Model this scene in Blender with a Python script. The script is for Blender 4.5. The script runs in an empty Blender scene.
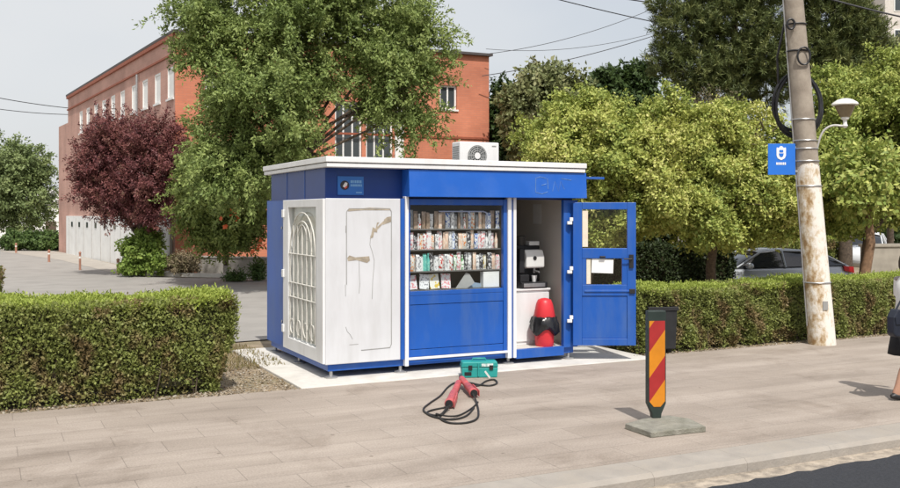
import bpy, bmesh, math, random
import numpy as np
from mathutils import Vector, Matrix
R = math.radians
rng = np.random.default_rng(7)
random.seed(7)
sc = bpy.context.scene
COL = sc.collection

# ------------------------------------------------------------------ camera
F = 940.0            # focal length in photo pixels (photo 900 wide)
CAMH = 2.1
HOR = 214.0
cam_d = bpy.data.cameras.new('camera')
cam = bpy.data.objects.new('camera', cam_d); COL.objects.link(cam)
cam.location = (0, 0, CAMH); cam.rotation_euler = (R(90), 0, 0)
cam_d.sensor_width = 36.0; cam_d.lens = 36.0 * F / 900.0
cam_d.shift_y = -(244 - HOR) / 900.0
cam_d.clip_start = 0.1; cam_d.clip_end = 2000
sc.camera = cam

# ------------------------------------------------------------------ light
SUN_EL = R(57); SUN_DIR = Vector((0.27, -0.96, 0)).normalized()
sun_v = Vector((SUN_DIR.x * math.cos(SUN_EL), SUN_DIR.y * math.cos(SUN_EL), math.sin(SUN_EL)))
w = bpy.data.worlds.new('World'); sc.world = w; w.use_nodes = True
nt = w.node_tree; nt.nodes.clear()
sky = nt.nodes.new('ShaderNodeTexSky'); sky.sky_type = 'NISHITA'; sky.sun_disc = False
sky.sun_elevation = SUN_EL; sky.sun_rotation = math.atan2(SUN_DIR.x, SUN_DIR.y)
sky.air_density = 1.0; sky.dust_density = 4.0; sky.ozone_density = 1.0
bg = nt.nodes.new('ShaderNodeBackground'); bg.inputs['Strength'].default_value = 0.12
wo = nt.nodes.new('ShaderNodeOutputWorld')
# thin hazy cloud veil over the clear sky
wtc = nt.nodes.new('ShaderNodeTexCoord'); wmp = nt.nodes.new('ShaderNodeMapping'); wmp.inputs['Scale'].default_value = (1.0, 1.0, 2.5)
wnz = nt.nodes.new('ShaderNodeTexNoise'); wnz.inputs['Scale'].default_value = 1.6; wnz.inputs['Detail'].default_value = 4
wrp = nt.nodes.new('ShaderNodeValToRGB'); wrp.color_ramp.elements[0].position = 0.3; wrp.color_ramp.elements[1].position = 0.7
wrp.color_ramp.elements[0].color = (0.60,)*3 + (1,); wrp.color_ramp.elements[1].color = (0.92,)*3 + (1,)
wmx = nt.nodes.new('ShaderNodeMixRGB'); wmx.inputs[2].default_value = (5.15, 5.25, 5.35, 1)
nt.links.new(wtc.outputs['Generated'], wmp.inputs['Vector']); nt.links.new(wmp.outputs[0], wnz.inputs['Vector']); nt.links.new(wnz.outputs[0], wrp.inputs[0])
wsx = nt.nodes.new('ShaderNodeSeparateXYZ'); nt.links.new(wtc.outputs['Generated'], wsx.inputs[0])
wgr = nt.nodes.new('ShaderNodeMapRange'); wgr.inputs[1].default_value = -0.45; wgr.inputs[2].default_value = 0.45; wgr.inputs[3].default_value = 0.14; wgr.inputs[4].default_value = -0.34
nt.links.new(wsx.outputs[0], wgr.inputs[0])
wad = nt.nodes.new('ShaderNodeMath'); wad.operation = 'ADD'; wad.use_clamp = True
nt.links.new(wrp.outputs[0], wad.inputs[0]); nt.links.new(wgr.outputs[0], wad.inputs[1]); nt.links.new(wad.outputs[0], wmx.inputs[0]); nt.links.new(sky.outputs[0], wmx.inputs[1])
nt.links.new(wmx.outputs[0], bg.inputs[0]); nt.links.new(bg.outputs[0], wo.inputs[0])
sl = bpy.data.lights.new('sun', 'SUN'); sl.energy = 3.3; sl.angle = R(0.6); sl.color = (1.0, 0.96, 0.90)
so = bpy.data.objects.new('sun', sl); COL.objects.link(so)
so.rotation_euler = (-sun_v).to_track_quat('-Z', 'Y').to_euler()
so.location = (10, -20, 30)
sc.view_settings.view_transform = 'Standard'; sc.view_settings.look = 'None'
sc.view_settings.exposure = 0.36; sc.view_settings.gamma = 1.0
sc.view_settings.use_curve_mapping = False
sc.cycles.use_denoising = True
sc.cycles.max_bounces = 8; sc.cycles.transparent_max_bounces = 16

# ------------------------------------------------------------------ frames
ANG = math.atan2(0.444, 0.896)
D1 = Vector((math.cos(ANG), math.sin(ANG), 0)); D2 = Vector((-math.sin(ANG), math.cos(ANG), 0))
CY = 11.89; C0 = Vector(((325 - 450) / F * CY, CY, 0))
def S(u, v, z=0.0):                      # street frame: u along the kiosk front, v away from the road
    return C0 + D1 * u + D2 * v + Vector((0, 0, z))
def W(px, py, Y):                        # point at distance Y
    return Vector(((px - 450) / F * Y, Y, CAMH + (HOR - py) / F * Y))
def G(px, py, z=0.0):                    # point on the ground
    Y = (CAMH - z) * F / (py - HOR)
    return Vector(((px - 450) / F * Y, Y, z))
def UV(p):
    d = p - C0
    return d.dot(D1), d.dot(D2)

# ------------------------------------------------------------------ materials
def new_mat(name):
    m = bpy.data.materials.new(name); m.use_nodes = True
    n = m.node_tree; n.nodes.clear()
    out = n.nodes.new('ShaderNodeOutputMaterial')
    return m, n, out
def mat(name, col, rough=0.6, var=0.12, scale=6.0, bump=0.0, metal=0.0, dirt=None, dirt_amt=0.35, dscale=2.5, spec=0.4, bscale=None, streak=None):
    m, n, out = new_mat(name)
    b = n.nodes.new('ShaderNodeBsdfPrincipled')
    b.inputs['Roughness'].default_value = rough; b.inputs['Metallic'].default_value = metal
    b.inputs['Specular IOR Level'].default_value = spec
    tc = n.nodes.new('ShaderNodeTexCoord')
    nz = n.nodes.new('ShaderNodeTexNoise'); nz.inputs['Scale'].default_value = scale; nz.inputs['Detail'].default_value = 6
    n.links.new(tc.outputs['Object'], nz.inputs['Vector'])
    rp = n.nodes.new('ShaderNodeValToRGB')
    c = np.array(col[:3])
    rp.color_ramp.elements[0].position = 0.3; rp.color_ramp.elements[1].position = 0.7
    rp.color_ramp.elements[0].color = (*np.clip(c * (1 - var), 0, 1), 1)
    rp.color_ramp.elements[1].color = (*np.clip(c * (1 + var), 0, 1), 1)
    n.links.new(nz.outputs[0], rp.inputs[0])
    last = rp.outputs[0]
    if dirt is not None:
        n2 = n.nodes.new('ShaderNodeTexNoise'); n2.inputs['Scale'].default_value = dscale; n2.inputs['Detail'].default_value = 8
        n2.inputs['Roughness'].default_value = 0.65
        if streak:
            mp = n.nodes.new('ShaderNodeMapping'); mp.inputs['Scale'].default_value = (1.6,1.6,streak)
            n.links.new(tc.outputs['Object'], mp.inputs['Vector']); n.links.new(mp.outputs[0], n2.inputs['Vector'])
        else: n.links.new(tc.outputs['Object'], n2.inputs['Vector'])
        r2 = n.nodes.new('ShaderNodeValToRGB')
        r2.color_ramp.elements[0].position = 0.45; r2.color_ramp.elements[1].position = 0.72
        r2.color_ramp.elements[0].color = (0, 0, 0, 1); r2.color_ramp.elements[1].color = (dirt_amt,) * 3 + (1,)
        n.links.new(n2.outputs[0], r2.inputs[0])
        mx = n.nodes.new('ShaderNodeMixRGB'); mx.inputs[2].default_value = (*dirt, 1)
        n.links.new(r2.outputs[0], mx.inputs[0]); n.links.new(last, mx.inputs[1]); last = mx.outputs[0]
    n.links.new(last, b.inputs['Base Color'])
    if bump > 0:
        bn = n.nodes.new('ShaderNodeTexNoise'); bn.inputs['Scale'].default_value = bscale or scale * 8; bn.inputs['Detail'].default_value = 5
        n.links.new(tc.outputs['Object'], bn.inputs['Vector'])
        bp = n.nodes.new('ShaderNodeBump'); bp.inputs['Strength'].default_value = bump; bp.inputs['Distance'].default_value = 0.02
        n.links.new(bn.outputs[0], bp.inputs['Height']); n.links.new(bp.outputs[0], b.inputs['Normal'])
    n.links.new(b.outputs[0], out.inputs[0])
    return m
def leaf_mat(name, cols, trans=0.3, patch=None, patch_scale=1.5, patch_amt=0.8, rough=0.55, patch_lo=0.55):
    m, n, out = new_mat(name)
    ge = n.nodes.new('ShaderNodeNewGeometry')
    rp = n.nodes.new('ShaderNodeValToRGB'); cr = rp.color_ramp
    k = len(cols)
    while len(cr.elements) < k: cr.elements.new(0.5)
    for i, c in enumerate(cols):
        cr.elements[i].position = i / max(1, k - 1); cr.elements[i].color = (*c, 1)
    at = n.nodes.new('ShaderNodeAttribute'); at.attribute_name = 'clump'
    m1 = n.nodes.new('ShaderNodeMath'); m1.operation = 'MULTIPLY'; m1.inputs[1].default_value = 0.55
    m2_ = n.nodes.new('ShaderNodeMath'); m2_.operation = 'MULTIPLY_ADD'; m2_.inputs[1].default_value = 0.45
    n.links.new(at.outputs['Fac'], m1.inputs[0]); n.links.new(ge.outputs['Random Per Island'], m2_.inputs[0]); n.links.new(m1.outputs[0], m2_.inputs[2])
    n.links.new(m2_.outputs[0], rp.inputs[0])
    last = rp.outputs[0]
    if patch is not None:
        tc = n.nodes.new('ShaderNodeTexCoord'); nz = n.nodes.new('ShaderNodeTexNoise')
        nz.inputs['Scale'].default_value = patch_scale; nz.inputs['Detail'].default_value = 4
        n.links.new(tc.outputs['Object'], nz.inputs['Vector'])
        r2 = n.nodes.new('ShaderNodeValToRGB'); r2.color_ramp.elements[0].position = patch_lo; r2.color_ramp.elements[1].position = patch_lo + 0.13
        r2.color_ramp.elements[0].color = (0, 0, 0, 1); r2.color_ramp.elements[1].color = (patch_amt,) * 3 + (1,)
        n.links.new(nz.outputs[0], r2.inputs[0])
        mx = n.nodes.new('ShaderNodeMixRGB'); mx.inputs[2].default_value = (*patch, 1)
        n.links.new(r2.outputs[0], mx.inputs[0]); n.links.new(last, mx.inputs[1]); last = mx.outputs[0]
    b = n.nodes.new('ShaderNodeBsdfPrincipled'); b.inputs['Roughness'].default_value = rough
    b.inputs['Specular IOR Level'].default_value = 0.3
    t = n.nodes.new('ShaderNodeBsdfTranslucent')
    ms = n.nodes.new('ShaderNodeMixShader'); ms.inputs[0].default_value = trans
    n.links.new(last, b.inputs['Base Color']); n.links.new(last, t.inputs['Color'])
    n.links.new(b.outputs[0], ms.inputs[1]); n.links.new(t.outputs[0], ms.inputs[2]); n.links.new(ms.outputs[0], out.inputs[0])
    return m
def glass_mat(name, tint=(0.85, 0.9, 0.9), refl=0.9):
    m, n, out = new_mat(name)
    tr = n.nodes.new('ShaderNodeBsdfTransparent'); tr.inputs[0].default_value = (*tint, 1)
    gl = n.nodes.new('ShaderNodeBsdfGlossy'); gl.inputs['Roughness'].default_value = 0.02
    gl.inputs[0].default_value = (refl, refl, refl, 1)
    fr = n.nodes.new('ShaderNodeFresnel'); fr.inputs[0].default_value = 1.5
    ms = n.nodes.new('ShaderNodeMixShader')
    ge = n.nodes.new('ShaderNodeNewGeometry'); iv = n.nodes.new('ShaderNodeMath'); iv.operation = 'SUBTRACT'; iv.inputs[0].default_value = 1.0
    mu = n.nodes.new('ShaderNodeMath'); mu.operation = 'MULTIPLY'
    n.links.new(ge.outputs['Backfacing'], iv.inputs[1]); n.links.new(fr.outputs[0], mu.inputs[0]); n.links.new(iv.outputs[0], mu.inputs[1])
    n.links.new(mu.outputs[0], ms.inputs[0]); n.links.new(tr.outputs[0], ms.inputs[1]); n.links.new(gl.outputs[0], ms.inputs[2])
    n.links.new(ms.outputs[0], out.inputs[0])
    return m

# ------------------------------------------------------------------ mesh builder
class MB:
    def __init__(self): self.v = []; self.f = []; self.mi = []; self.cur = 0
    def add(self, vs, fs):
        o = len(self.v); self.v += [tuple(p) for p in vs]
        for f in fs: self.f.append(tuple(i + o for i in f)); self.mi.append(self.cur)
    def box(self, x0, x1, y0, y1, z0, z1):
        self.add([(x0,y0,z0),(x1,y0,z0),(x1,y1,z0),(x0,y1,z0),(x0,y0,z1),(x1,y0,z1),(x1,y1,z1),(x0,y1,z1)],
                 [(0,3,2,1),(4,5,6,7),(0,1,5,4),(1,2,6,5),(2,3,7,6),(3,0,4,7)]); return self
    def tube(self, pts, r, n=8, cap=True, flat=None):
        pts = [Vector(p) for p in pts]; k = len(pts)
        rs = r if isinstance(r, (list, tuple)) else [r] * k
        vs = []; prev = None
        for i, p in enumerate(pts):
            t = (pts[min(i+1,k-1)] - pts[max(i-1,0)])
            t = t.normalized() if t.length > 1e-9 else Vector((0,0,1))
            if prev is None:
                a = Vector((0,0,1)) if abs(t.z) < 0.9 else Vector((1,0,0))
                s = t.cross(a).normalized()
            else:
                s = (prev - t * prev.dot(t)); s = s.normalized() if s.length > 1e-6 else t.orthogonal().normalized()
            prev = s; b = t.cross(s)
            for j in range(n):
                an = 2 * math.pi * j / n
                vs.append(p + (s * math.cos(an) + b * math.sin(an)) * rs[i])
        fs = []
        for i in range(k - 1):
            for j in range(n):
                a = i*n+j; b2 = i*n+(j+1)%n
                fs.append((a, b2, b2+n, a+n))
        if cap:
            fs.append(tuple(range(n-1,-1,-1))); fs.append(tuple((k-1)*n+j for j in range(n)))
        self.add(vs, fs); return self
    def lathe(self, prof, c=(0,0,0), n=20, axis='z'):
        vs = []; k = len(prof)
        for r, h in prof:
            for j in range(n):
                a = 2*math.pi*j/n; x, y = r*math.cos(a), r*math.sin(a)
                p = (x,y,h) if axis == 'z' else ((x,-h,y) if axis == 'y' else (h,x,y))
                vs.append((p[0]+c[0],p[1]+c[1],p[2]+c[2]))
        fs = []
        for i in range(k-1):
            for j in range(n):
                a=i*n+j; b=i*n+(j+1)%n; fs.append((a,b,b+n,a+n))
        fs.append(tuple(range(n-1,-1,-1))); fs.append(tuple((k-1)*n+j for j in range(n)))
        self.add(vs, fs); return self
    def prism(self, poly, axis, a0, a1):    # polygon in the two other axes, extruded along axis
        k = len(poly)
        def P(p, a):
            return {'x':(a,p[0],p[1]),'y':(p[0],a,p[1]),'z':(p[0],p[1],a)}[axis]
        vs = [P(p,a0) for p in poly] + [P(p,a1) for p in poly]
        fs = [tuple(range(k-1,-1,-1)), tuple(range(k,2*k))] + [(i,(i+1)%k,(i+1)%k+k,i+k) for i in range(k)]
        self.add(vs, fs); return self
    def build(self, name, m, parent=None, bevel=0.0, smooth=False, seg=2):
        me = bpy.data.meshes.new(name); me.from_pydata(self.v, [], self.f)
        ms = m if isinstance(m, (list, tuple)) else [m]
        for x in ms: me.materials.append(x)
        if len(ms) > 1: me.polygons.foreach_set('material_index', self.mi)
        bm = bmesh.new(); bm.from_mesh(me); bmesh.ops.recalc_face_normals(bm, faces=bm.faces); bm.to_mesh(me); bm.free()
        if smooth: me.polygons.foreach_set('use_smooth', [True]*len(me.polygons))
        o = bpy.data.objects.new(name, me); COL.objects.link(o)
        if parent: o.parent = parent
        if bevel > 0:
            b = o.modifiers.new('bevel','BEVEL'); b.width = bevel; b.segments = seg; b.limit_method = 'ANGLE'; b.angle_limit = R(40)
        if smooth:
            try: me.set_sharp_from_angle(angle=R(45))
            except Exception: pass
        return o
def tag(o, label=None, cat=None, group=None, kind=None):
    if label: o['label'] = label
    if cat: o['category'] = cat
    if group: o['group'] = group
    if kind: o['kind'] = kind
    return o
def thing(name, label, cat, loc, rz=0.0, group=None):
    o = bpy.data.objects.new(name, None); COL.objects.link(o)
    o.location = loc; o.rotation_euler = (0,0,rz); o.empty_display_size = 0.2
    return tag(o, label, cat, group)
def copy_tree(o, parent=None):
    c = o.copy(); COL.objects.link(c)
    if parent: c.parent = parent
    for ch in list(o.children): copy_tree(ch, c)
    return c
def np_mesh(name, V, m, parent=None, n=4, clump=None):
    V = np.ascontiguousarray(V.reshape(-1,3), dtype=np.float32); q = len(V)//n
    me = bpy.data.meshes.new(name)
    me.vertices.add(len(V)); me.vertices.foreach_set('co', V.ravel())
    me.loops.add(len(V)); me.loops.foreach_set('vertex_index', np.arange(len(V), dtype=np.int32))
    me.polygons.add(q); me.polygons.foreach_set('loop_start', np.arange(0,len(V),n, dtype=np.int32))
    me.update(calc_edges=True); me.validate()
    me.materials.append(m)
    if clump is None: clump = rng.uniform(0,1,q)
    at = me.attributes.new('clump','FLOAT','FACE')
    if len(me.polygons) == q: at.data.foreach_set('value', np.ascontiguousarray(clump, dtype=np.float32))
    o = bpy.data.objects.new(name, me); COL.objects.link(o)
    if parent: o.parent = parent
    return o
def nrm(a): return a / (np.linalg.norm(a, axis=-1, keepdims=True) + 1e-9)
def leaves_at(P, D, l, w, jitter=0.35, N=None):       # one folded diamond leaf per point; blades turn towards N (the light, as leaves do)
    n = len(P)
    D = nrm(D); rnd = rng.normal(size=(n,3))*0.55
    rnd = rnd + (np.array([0,0,0.8]) if N is None else N)
    s = nrm(np.cross(D, rnd)); nn = np.cross(s, D)
    sc_ = (1 + jitter * rng.uniform(-1,1,size=(n,1)))
    L = l * sc_; Wd = w * sc_ * 0.5
    mid = P + D * L * 0.45 - nn * Wd * 0.35
    return np.stack([P, mid + s * Wd, P + D * L, mid - s * Wd], axis=1)
def shoots(P0, D, L, k, l, w, spread, drop=0.0, out=None):
    n = len(P0)
    t = rng.uniform(0,1,size=(n,k,1)); Ln = np.asarray(L).reshape(n,1,1)
    P = P0[:,None,:] + D[:,None,:]*Ln*t + rng.normal(size=(n,k,3))*spread*(1.05-0.6*t)
    P[:,:,2] -= (drop * (t*t) * Ln)[:,:,0]
    dd = D[:,None,:]*0.5 + rng.normal(size=(n,k,3))*0.8; dd[:,:,2] -= 0.35
    Nn = np.repeat((D if out is None else out)*1.0, k, axis=0) + np.array([0,0,0.4])
    return leaves_at(P.reshape(-1,3), dd.reshape(-1,3), l, w, N=Nn)
def lobe_pts(lobes, n, rmin=0.45):
    vol = np.array([(b[1][0]*b[1][1]*b[1][2])**(2/3) for b in lobes]); vol = vol/vol.sum()
    ids = rng.choice(len(lobes), size=n, p=vol)
    c = np.array([list(b[0]) for b in lobes])[ids]; r = np.array([list(b[1]) for b in lobes])[ids]
    d = nrm(rng.normal(size=(n,3))); rad = (rmin**2 + (1-rmin**2)*rng.uniform(size=(n,1)))**0.5
    rad *= (1 + 0.10*rng.normal(size=(n,1)))
    return c + d*r*rad, nrm(d*r), ids

bark = mat('bark', (0.10,0.075,0.055), 0.9, 0.4, 14, 0.6)
def limbs(mb, base, lobes, r0, fork):
    """tapered trunk to the fork point, then bent limbs into each lobe"""
    base = Vector(base); fork = Vector(fork)
    mid = base.lerp(fork, 0.5) + Vector((random.uniform(-.08,.08), random.uniform(-.08,.08), 0))
    mb.tube([base - Vector((0,0,0.1)), base + Vector((0,0,0.15)), mid, fork], [r0*1.5, r0*1.1, r0*0.9, r0*0.75], 10)
    for c, r in lobes:
        c = Vector(c); m1 = fork.lerp(c, 0.5) + Vector((random.uniform(-.2,.2), random.uniform(-.2,.2), random.uniform(0,.25)))
        mb.tube([fork - Vector((0,0,.05)), m1, c], [r0*0.55, r0*0.35, r0*0.16], 7)
        for _ in range(5):
            d = Vector((random.gauss(0,1), random.gauss(0,1), random.gauss(0.2,.7))).normalized()
            e = c + Vector((d.x*r[0], d.y*r[1], d.z*r[2]))*0.8
            st = m1.lerp(c, random.uniform(.3,1)); k = st.lerp(e, .5) + Vector((0,0,random.uniform(-.1,.15)))
            mb.tube([st, k, e], [r0*0.2, r0*0.12, r0*0.04], 5)
def tree(name, label, cat, base, lobes, m, nsh, k, l, w, spread=0.09, slen=(0.4,0.9), up=0.25, r0=0.14, fork=None, group=None, drop=0.15, rmin=0.45, tm=None, trunk=True, puffs=0, pr=(0.28,0.55)):
    base = Vector(base)
    root = thing(name, label, cat, base, 0, group)
    lb = [((Vector(c) - base), r) for c, r in lobes]
    fk = (Vector(fork) - base) if fork is not None else Vector((0,0,min(c.z for c,_ in lb)*0.7))
    if trunk:
        mb = MB(); limbs(mb, (0,0,0), lb, r0, fk); mb.build('trunk', tm or bark, root, smooth=True)
    if puffs:                       # leaf masses gathered in separate puffs with gaps between them
        C_, d_, _ = lobe_pts(lb, puffs, 0.55)
        sub = [(Vector(c), (r*random.uniform(.9,1.3), r*random.uniform(.9,1.3), r*random.uniform(.7,1.0))) for c, r in zip(C_.tolist(), rng.uniform(*pr, size=puffs).tolist())]
        P, d, ids = lobe_pts(sub, nsh, 0.55)
        tint = np.clip(0.65*rng.uniform(0,1,puffs)[ids] + 0.35*rng.uniform(0,1,len(ids)), 0, 1)
    else:
        P, d, _ = lobe_pts(lb, nsh, rmin); tint = rng.uniform(0,1,len(P))**1.3
    P = P[P[:,2] > -99 - 0*P[:,2]]; d = d[:len(P)] if len(d) != len(P) else d
    D = nrm(d*0.8 + rng.normal(size=P.shape)*0.45 + np.array([0,0,up]))
    V = shoots(P - D*0.25, D, rng.uniform(*slen, size=len(P)), k, l, w, spread, drop, out=d)
    V[:,:,2] = np.maximum(V[:,:,2], 0.02 - base.z*0)
    np_mesh('crown', V, m, root, clump=np.repeat(tint, k))
    return root

# ================================================================== SETTING
kiosk_rot = ANG
def sframe(name, kind='structure'):
    pass
def street_obj(mb, name, m, kind='structure', bevel=0.0):
    o = mb.build(name, m, None, bevel); o.location = C0; o.rotation_euler = (0,0,ANG); o['kind'] = kind
    return o
dirt_m = mat('dry_dirt', (0.27,0.215,0.15), 0.95, 0.35, 3.0, 0.6, dirt=(0.16,0.15,0.06), dirt_amt=0.6, dscale=1.2)
# ground: one sheet with the dip of the parking lane behind the right hedge and of the carriageway
us = [-900,-200,-60,-30,-12,-4,0,3.2,5.0,8,12,20,40,100,900]
vs_ = [-900,-100,-40,-12,-5.4,-5.0,-3,-0.6,0.3,1.4,2.6,5,9,15,25,40,80,200,900]
def gz(u, v):
    if v <= -5.0: return -0.35
    z = -0.02
    k = min(1,max(0,(u-5.0)/3.0))*min(1,max(0,(v-1.4)/7.6))*(1 if v < 25 else max(0,1-(v-25)/15))
    return z - 0.45*k
mb = MB()
mb.add([(u,v,gz(u,v)) for v in vs_ for u in us],
       [(j*len(us)+i, j*len(us)+i+1, (j+1)*len(us)+i+1, (j+1)*len(us)+i) for j in range(len(vs_)-1) for i in range(len(us)-1)])
street_obj(mb, 'ground', dirt_m)

# pavement slabs
def paver_mat():
    m, n, out = new_mat('pavement_slabs')
    b = n.nodes.new('ShaderNodeBsdfPrincipled'); b.inputs['Roughness'].default_value = 0.85; b.inputs['Specular IOR Level'].default_value = 0.25
    tc = n.nodes.new('ShaderNodeTexCoord')
    br = n.nodes.new('ShaderNodeTexBrick'); br.offset = 0.5
    br.inputs['Scale'].default_value = 1.0; br.inputs['Brick Width'].default_value = 0.80; br.inputs['Row Height'].default_value = 0.40
    br.inputs['Mortar Size'].default_value = 0.005; br.inputs['Mortar Smooth'].default_value = 0.6; br.inputs['Bias'].default_value = 0.0
    br.inputs['Color1'].default_value = (0.345,0.298,0.255,1); br.inputs['Color2'].default_value = (0.375,0.326,0.282,1)
    br.inputs['Mortar'].default_value = (0.25,0.216,0.187,1)
    n.links.new(tc.outputs['Object'], br.inputs['Vector'])
    mp = n.nodes.new('ShaderNodeMapping'); mp.inputs['Scale'].default_value = (0.35,1.6,1)
    n.links.new(tc.outputs['Object'], mp.inputs['Vector'])
    nz = n.nodes.new('ShaderNodeTexNoise'); nz.inputs['Scale'].default_value = 1.1; nz.inputs['Detail'].default_value = 8; nz.inputs['Roughness'].default_value = 0.62
    n.links.new(mp.outputs[0], nz.inputs['Vector'])
    rp = n.nodes.new('ShaderNodeValToRGB'); rp.color_ramp.elements[0].position = 0.32; rp.color_ramp.elements[1].position = 0.7
    rp.color_ramp.elements[0].color = (0.74,0.72,0.70,1); rp.color_ramp.elements[1].color = (1.12,1.11,1.10,1)
    n.links.new(nz.outputs[0], rp.inputs[0])
    mx = n.nodes.new('ShaderNodeMixRGB'); mx.blend_type = 'MULTIPLY'; mx.inputs[0].default_value = 1.0
    n.links.new(br.outputs['Color'], mx.inputs[1]); n.links.new(rp.outputs[0], mx.inputs[2])
    n3 = n.nodes.new('ShaderNodeTexNoise'); n3.inputs['Scale'].default_value = 60; n3.inputs['Detail'].default_value = 4
    n.links.new(tc.outputs['Object'], n3.inputs['Vector'])
    r3 = n.nodes.new('ShaderNodeValToRGB'); r3.color_ramp.elements[0].position = .3; r3.color_ramp.elements[1].position = .7; r3.color_ramp.elements[0].color = (0.82,0.82,0.82,1); r3.color_ramp.elements[1].color = (1.12,1.12,1.12,1)
    n.links.new(n3.outputs[0], r3.inputs[0])
    m2 = n.nodes.new('ShaderNodeMixRGB'); m2.blend_type = 'MULTIPLY'; m2.inputs[0].default_value = 1.0
    n.links.new(mx.outputs[0], m2.inputs[1]); n.links.new(r3.outputs[0], m2.inputs[2])
    n4 = n.nodes.new('ShaderNodeTexNoise'); n4.inputs['Scale'].default_value = 0.9; n4.inputs['Detail'].default_value = 9; n4.inputs['Roughness'].default_value = 0.72; n4.inputs['Distortion'].default_value = 0.6
    n.links.new(tc.outputs['Object'], n4.inputs['Vector'])
    r4 = n.nodes.new('ShaderNodeValToRGB'); r4.color_ramp.elements[0].position = 0.52; r4.color_ramp.elements[1].position = 0.68
    r4.color_ramp.elements[0].color = (1,1,1,1); r4.color_ramp.elements[1].color = (0.78,0.76,0.74,1); n.links.new(n4.outputs[0], r4.inputs[0])
    vr = n.nodes.new('ShaderNodeTexVoronoi'); vr.inputs['Scale'].default_value = 2.3; n.links.new(tc.outputs['Object'], vr.inputs['Vector'])
    r5 = n.nodes.new('ShaderNodeValToRGB'); r5.color_ramp.elements[0].position = 0.03; r5.color_ramp.elements[1].position = 0.06
    r5.color_ramp.elements[0].color = (0.62,0.60,0.58,1); r5.color_ramp.elements[1].color = (1,1,1,1); n.links.new(vr.outputs['Distance'], r5.inputs[0])
    m3 = n.nodes.new('ShaderNodeMixRGB'); m3.blend_type = 'MULTIPLY'; m3.inputs[0].default_value = 1.0; n.links.new(r4.outputs[0], m3.inputs[1]); n.links.new(r5.outputs[0], m3.inputs[2])
    m6 = n.nodes.new('ShaderNodeMixRGB'); m6.blend_type = 'MULTIPLY'; m6.inputs[0].default_value = 1.0; n.links.new(m2.outputs[0], m6.inputs[1]); n.links.new(m3.outputs[0], m6.inputs[2])
    n.links.new(m6.outputs[0], b.inputs['Base Color'])
    bp = n.nodes.new('ShaderNodeBump'); bp.inputs['Strength'].default_value = 0.25; bp.inputs['Distance'].default_value = 0.01
    n.links.new(br.outputs['Fac'], bp.inputs['Height']); bp.invert = True; n.links.new(bp.outputs[0], b.inputs['Normal'])
    n.links.new(b.outputs[0], out.inputs[0])
    return m
PM = paver_mat()
mb = MB().box(-60,-0.45,-4.88,-0.42,-0.2,0.0).box(-0.45,4.85,-4.88,-0.45,-0.2,0.0).box(4.85,90,-4.88,-0.16,-0.2,0.0)
street_obj(mb, 'pavement', PM)
kerb_m = mat('kerb_stone', (0.325,0.295,0.26), 0.9, 0.12, 5, 0.3, dirt=(0.28,0.24,0.19), dirt_amt=0.5)
mb = MB()
u = -60.0
while u < 90:
    mb.prism([(-5.27,-0.3),(-5.27,-0.035),(-5.235,0.0),(-4.885,0.0),(-4.885,-0.3)], 'x', u, u+0.998); u += 1.0
street_obj(mb, 'kerb', kerb_m)
gut = mat('dusty_gutter', (0.40,0.34,0.27), 0.95, 0.25, 9, 0.6, dirt=(0.10,0.09,0.08), dirt_amt=0.8, dscale=7)
mb = MB().box(-60,90,-5.62,-5.272,-0.3,-0.105)
street_obj(mb, 'gutter', gut)
asph = mat('fresh_asphalt', (0.030,0.032,0.038), 0.8, 0.3, 40, 0.6, bscale=160)
mb = MB()
edge = []
uu = -60.0
while uu <= 90:
    edge.append((uu, -5.50 + random.uniform(-.03,.03))); uu += 0.12 if -2 < uu < 12 else 1.0
mb.prism([(-60,-14)] + [(90,-14)] + edge[::-1], 'z', -0.3, -0.095)
street_obj(mb, 'road', asph)
# concrete pad below the kiosk
pad_m = mat('pale_concrete', (0.58,0.56,0.52), 0.9, 0.1, 4, 0.25, dirt=(0.40,0.37,0.32), dirt_amt=0.5)
mb = MB().box(-0.45,4.85,-0.448,3.1,-0.15,0.012)
street_obj(mb, 'concrete_pad', pad_m, bevel=0.01)
# driveway behind the left hedge
drv = mat('old_asphalt', (0.29,0.275,0.255), 0.9, 0.13, 1.2, 0.4, dirt=(0.28,0.265,0.245), dirt_amt=0.5, dscale=0.6, bscale=60)
def sheet(name, pts, z, m):
    mb = MB(); mb.add([(p.x,p.y,z) for p in pts], [tuple(range(len(pts)))])
    o = mb.build(name, m); o['kind'] = 'structure'; return o
sheet('driveway', [G(-500,342), G(232,342), G(270,339), G(420,330), G(470,281), G(265,279), G(140,277), G(124,271), G(70,257.5), G(0,246), G(-300,240), G(-700,250)], 0.0, drv)
walk_m = mat('footpath_concrete', (0.36,0.33,0.29), 0.9, 0.12, 1.5, 0.2)
sheet('footpath', [G(-10,250), G(60,260), G(118,274), G(140,277), G(133,269), G(75,254.6), G(30,247), G(0,244.5)], 0.006, walk_m)
# raised kerb of the planting bed
kw = mat('white_kerb', (0.52,0.50,0.46), 0.9, 0.15, 3)
mb = MB()
pts = [G(128,272.5), G(142,276), G(200,277.3), G(262,278.3), G(440,281)]
for a, b in zip(pts[:-1], pts[1:]):
    d = (b-a).normalized(); q = Vector((-d.y,d.x,0))*0.18
    mb.add([a, b, b+q, a+q] + [p+Vector((0,0,0.13)) for p in (a,b,b+q,a+q)], [(0,3,2,1),(4,5,6,7),(0,1,5,4),(1,2,6,5),(2,3,7,6),(3,0,4,7)])
o = mb.build('bed_kerb', kw); o['kind'] = 'structure'
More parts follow.
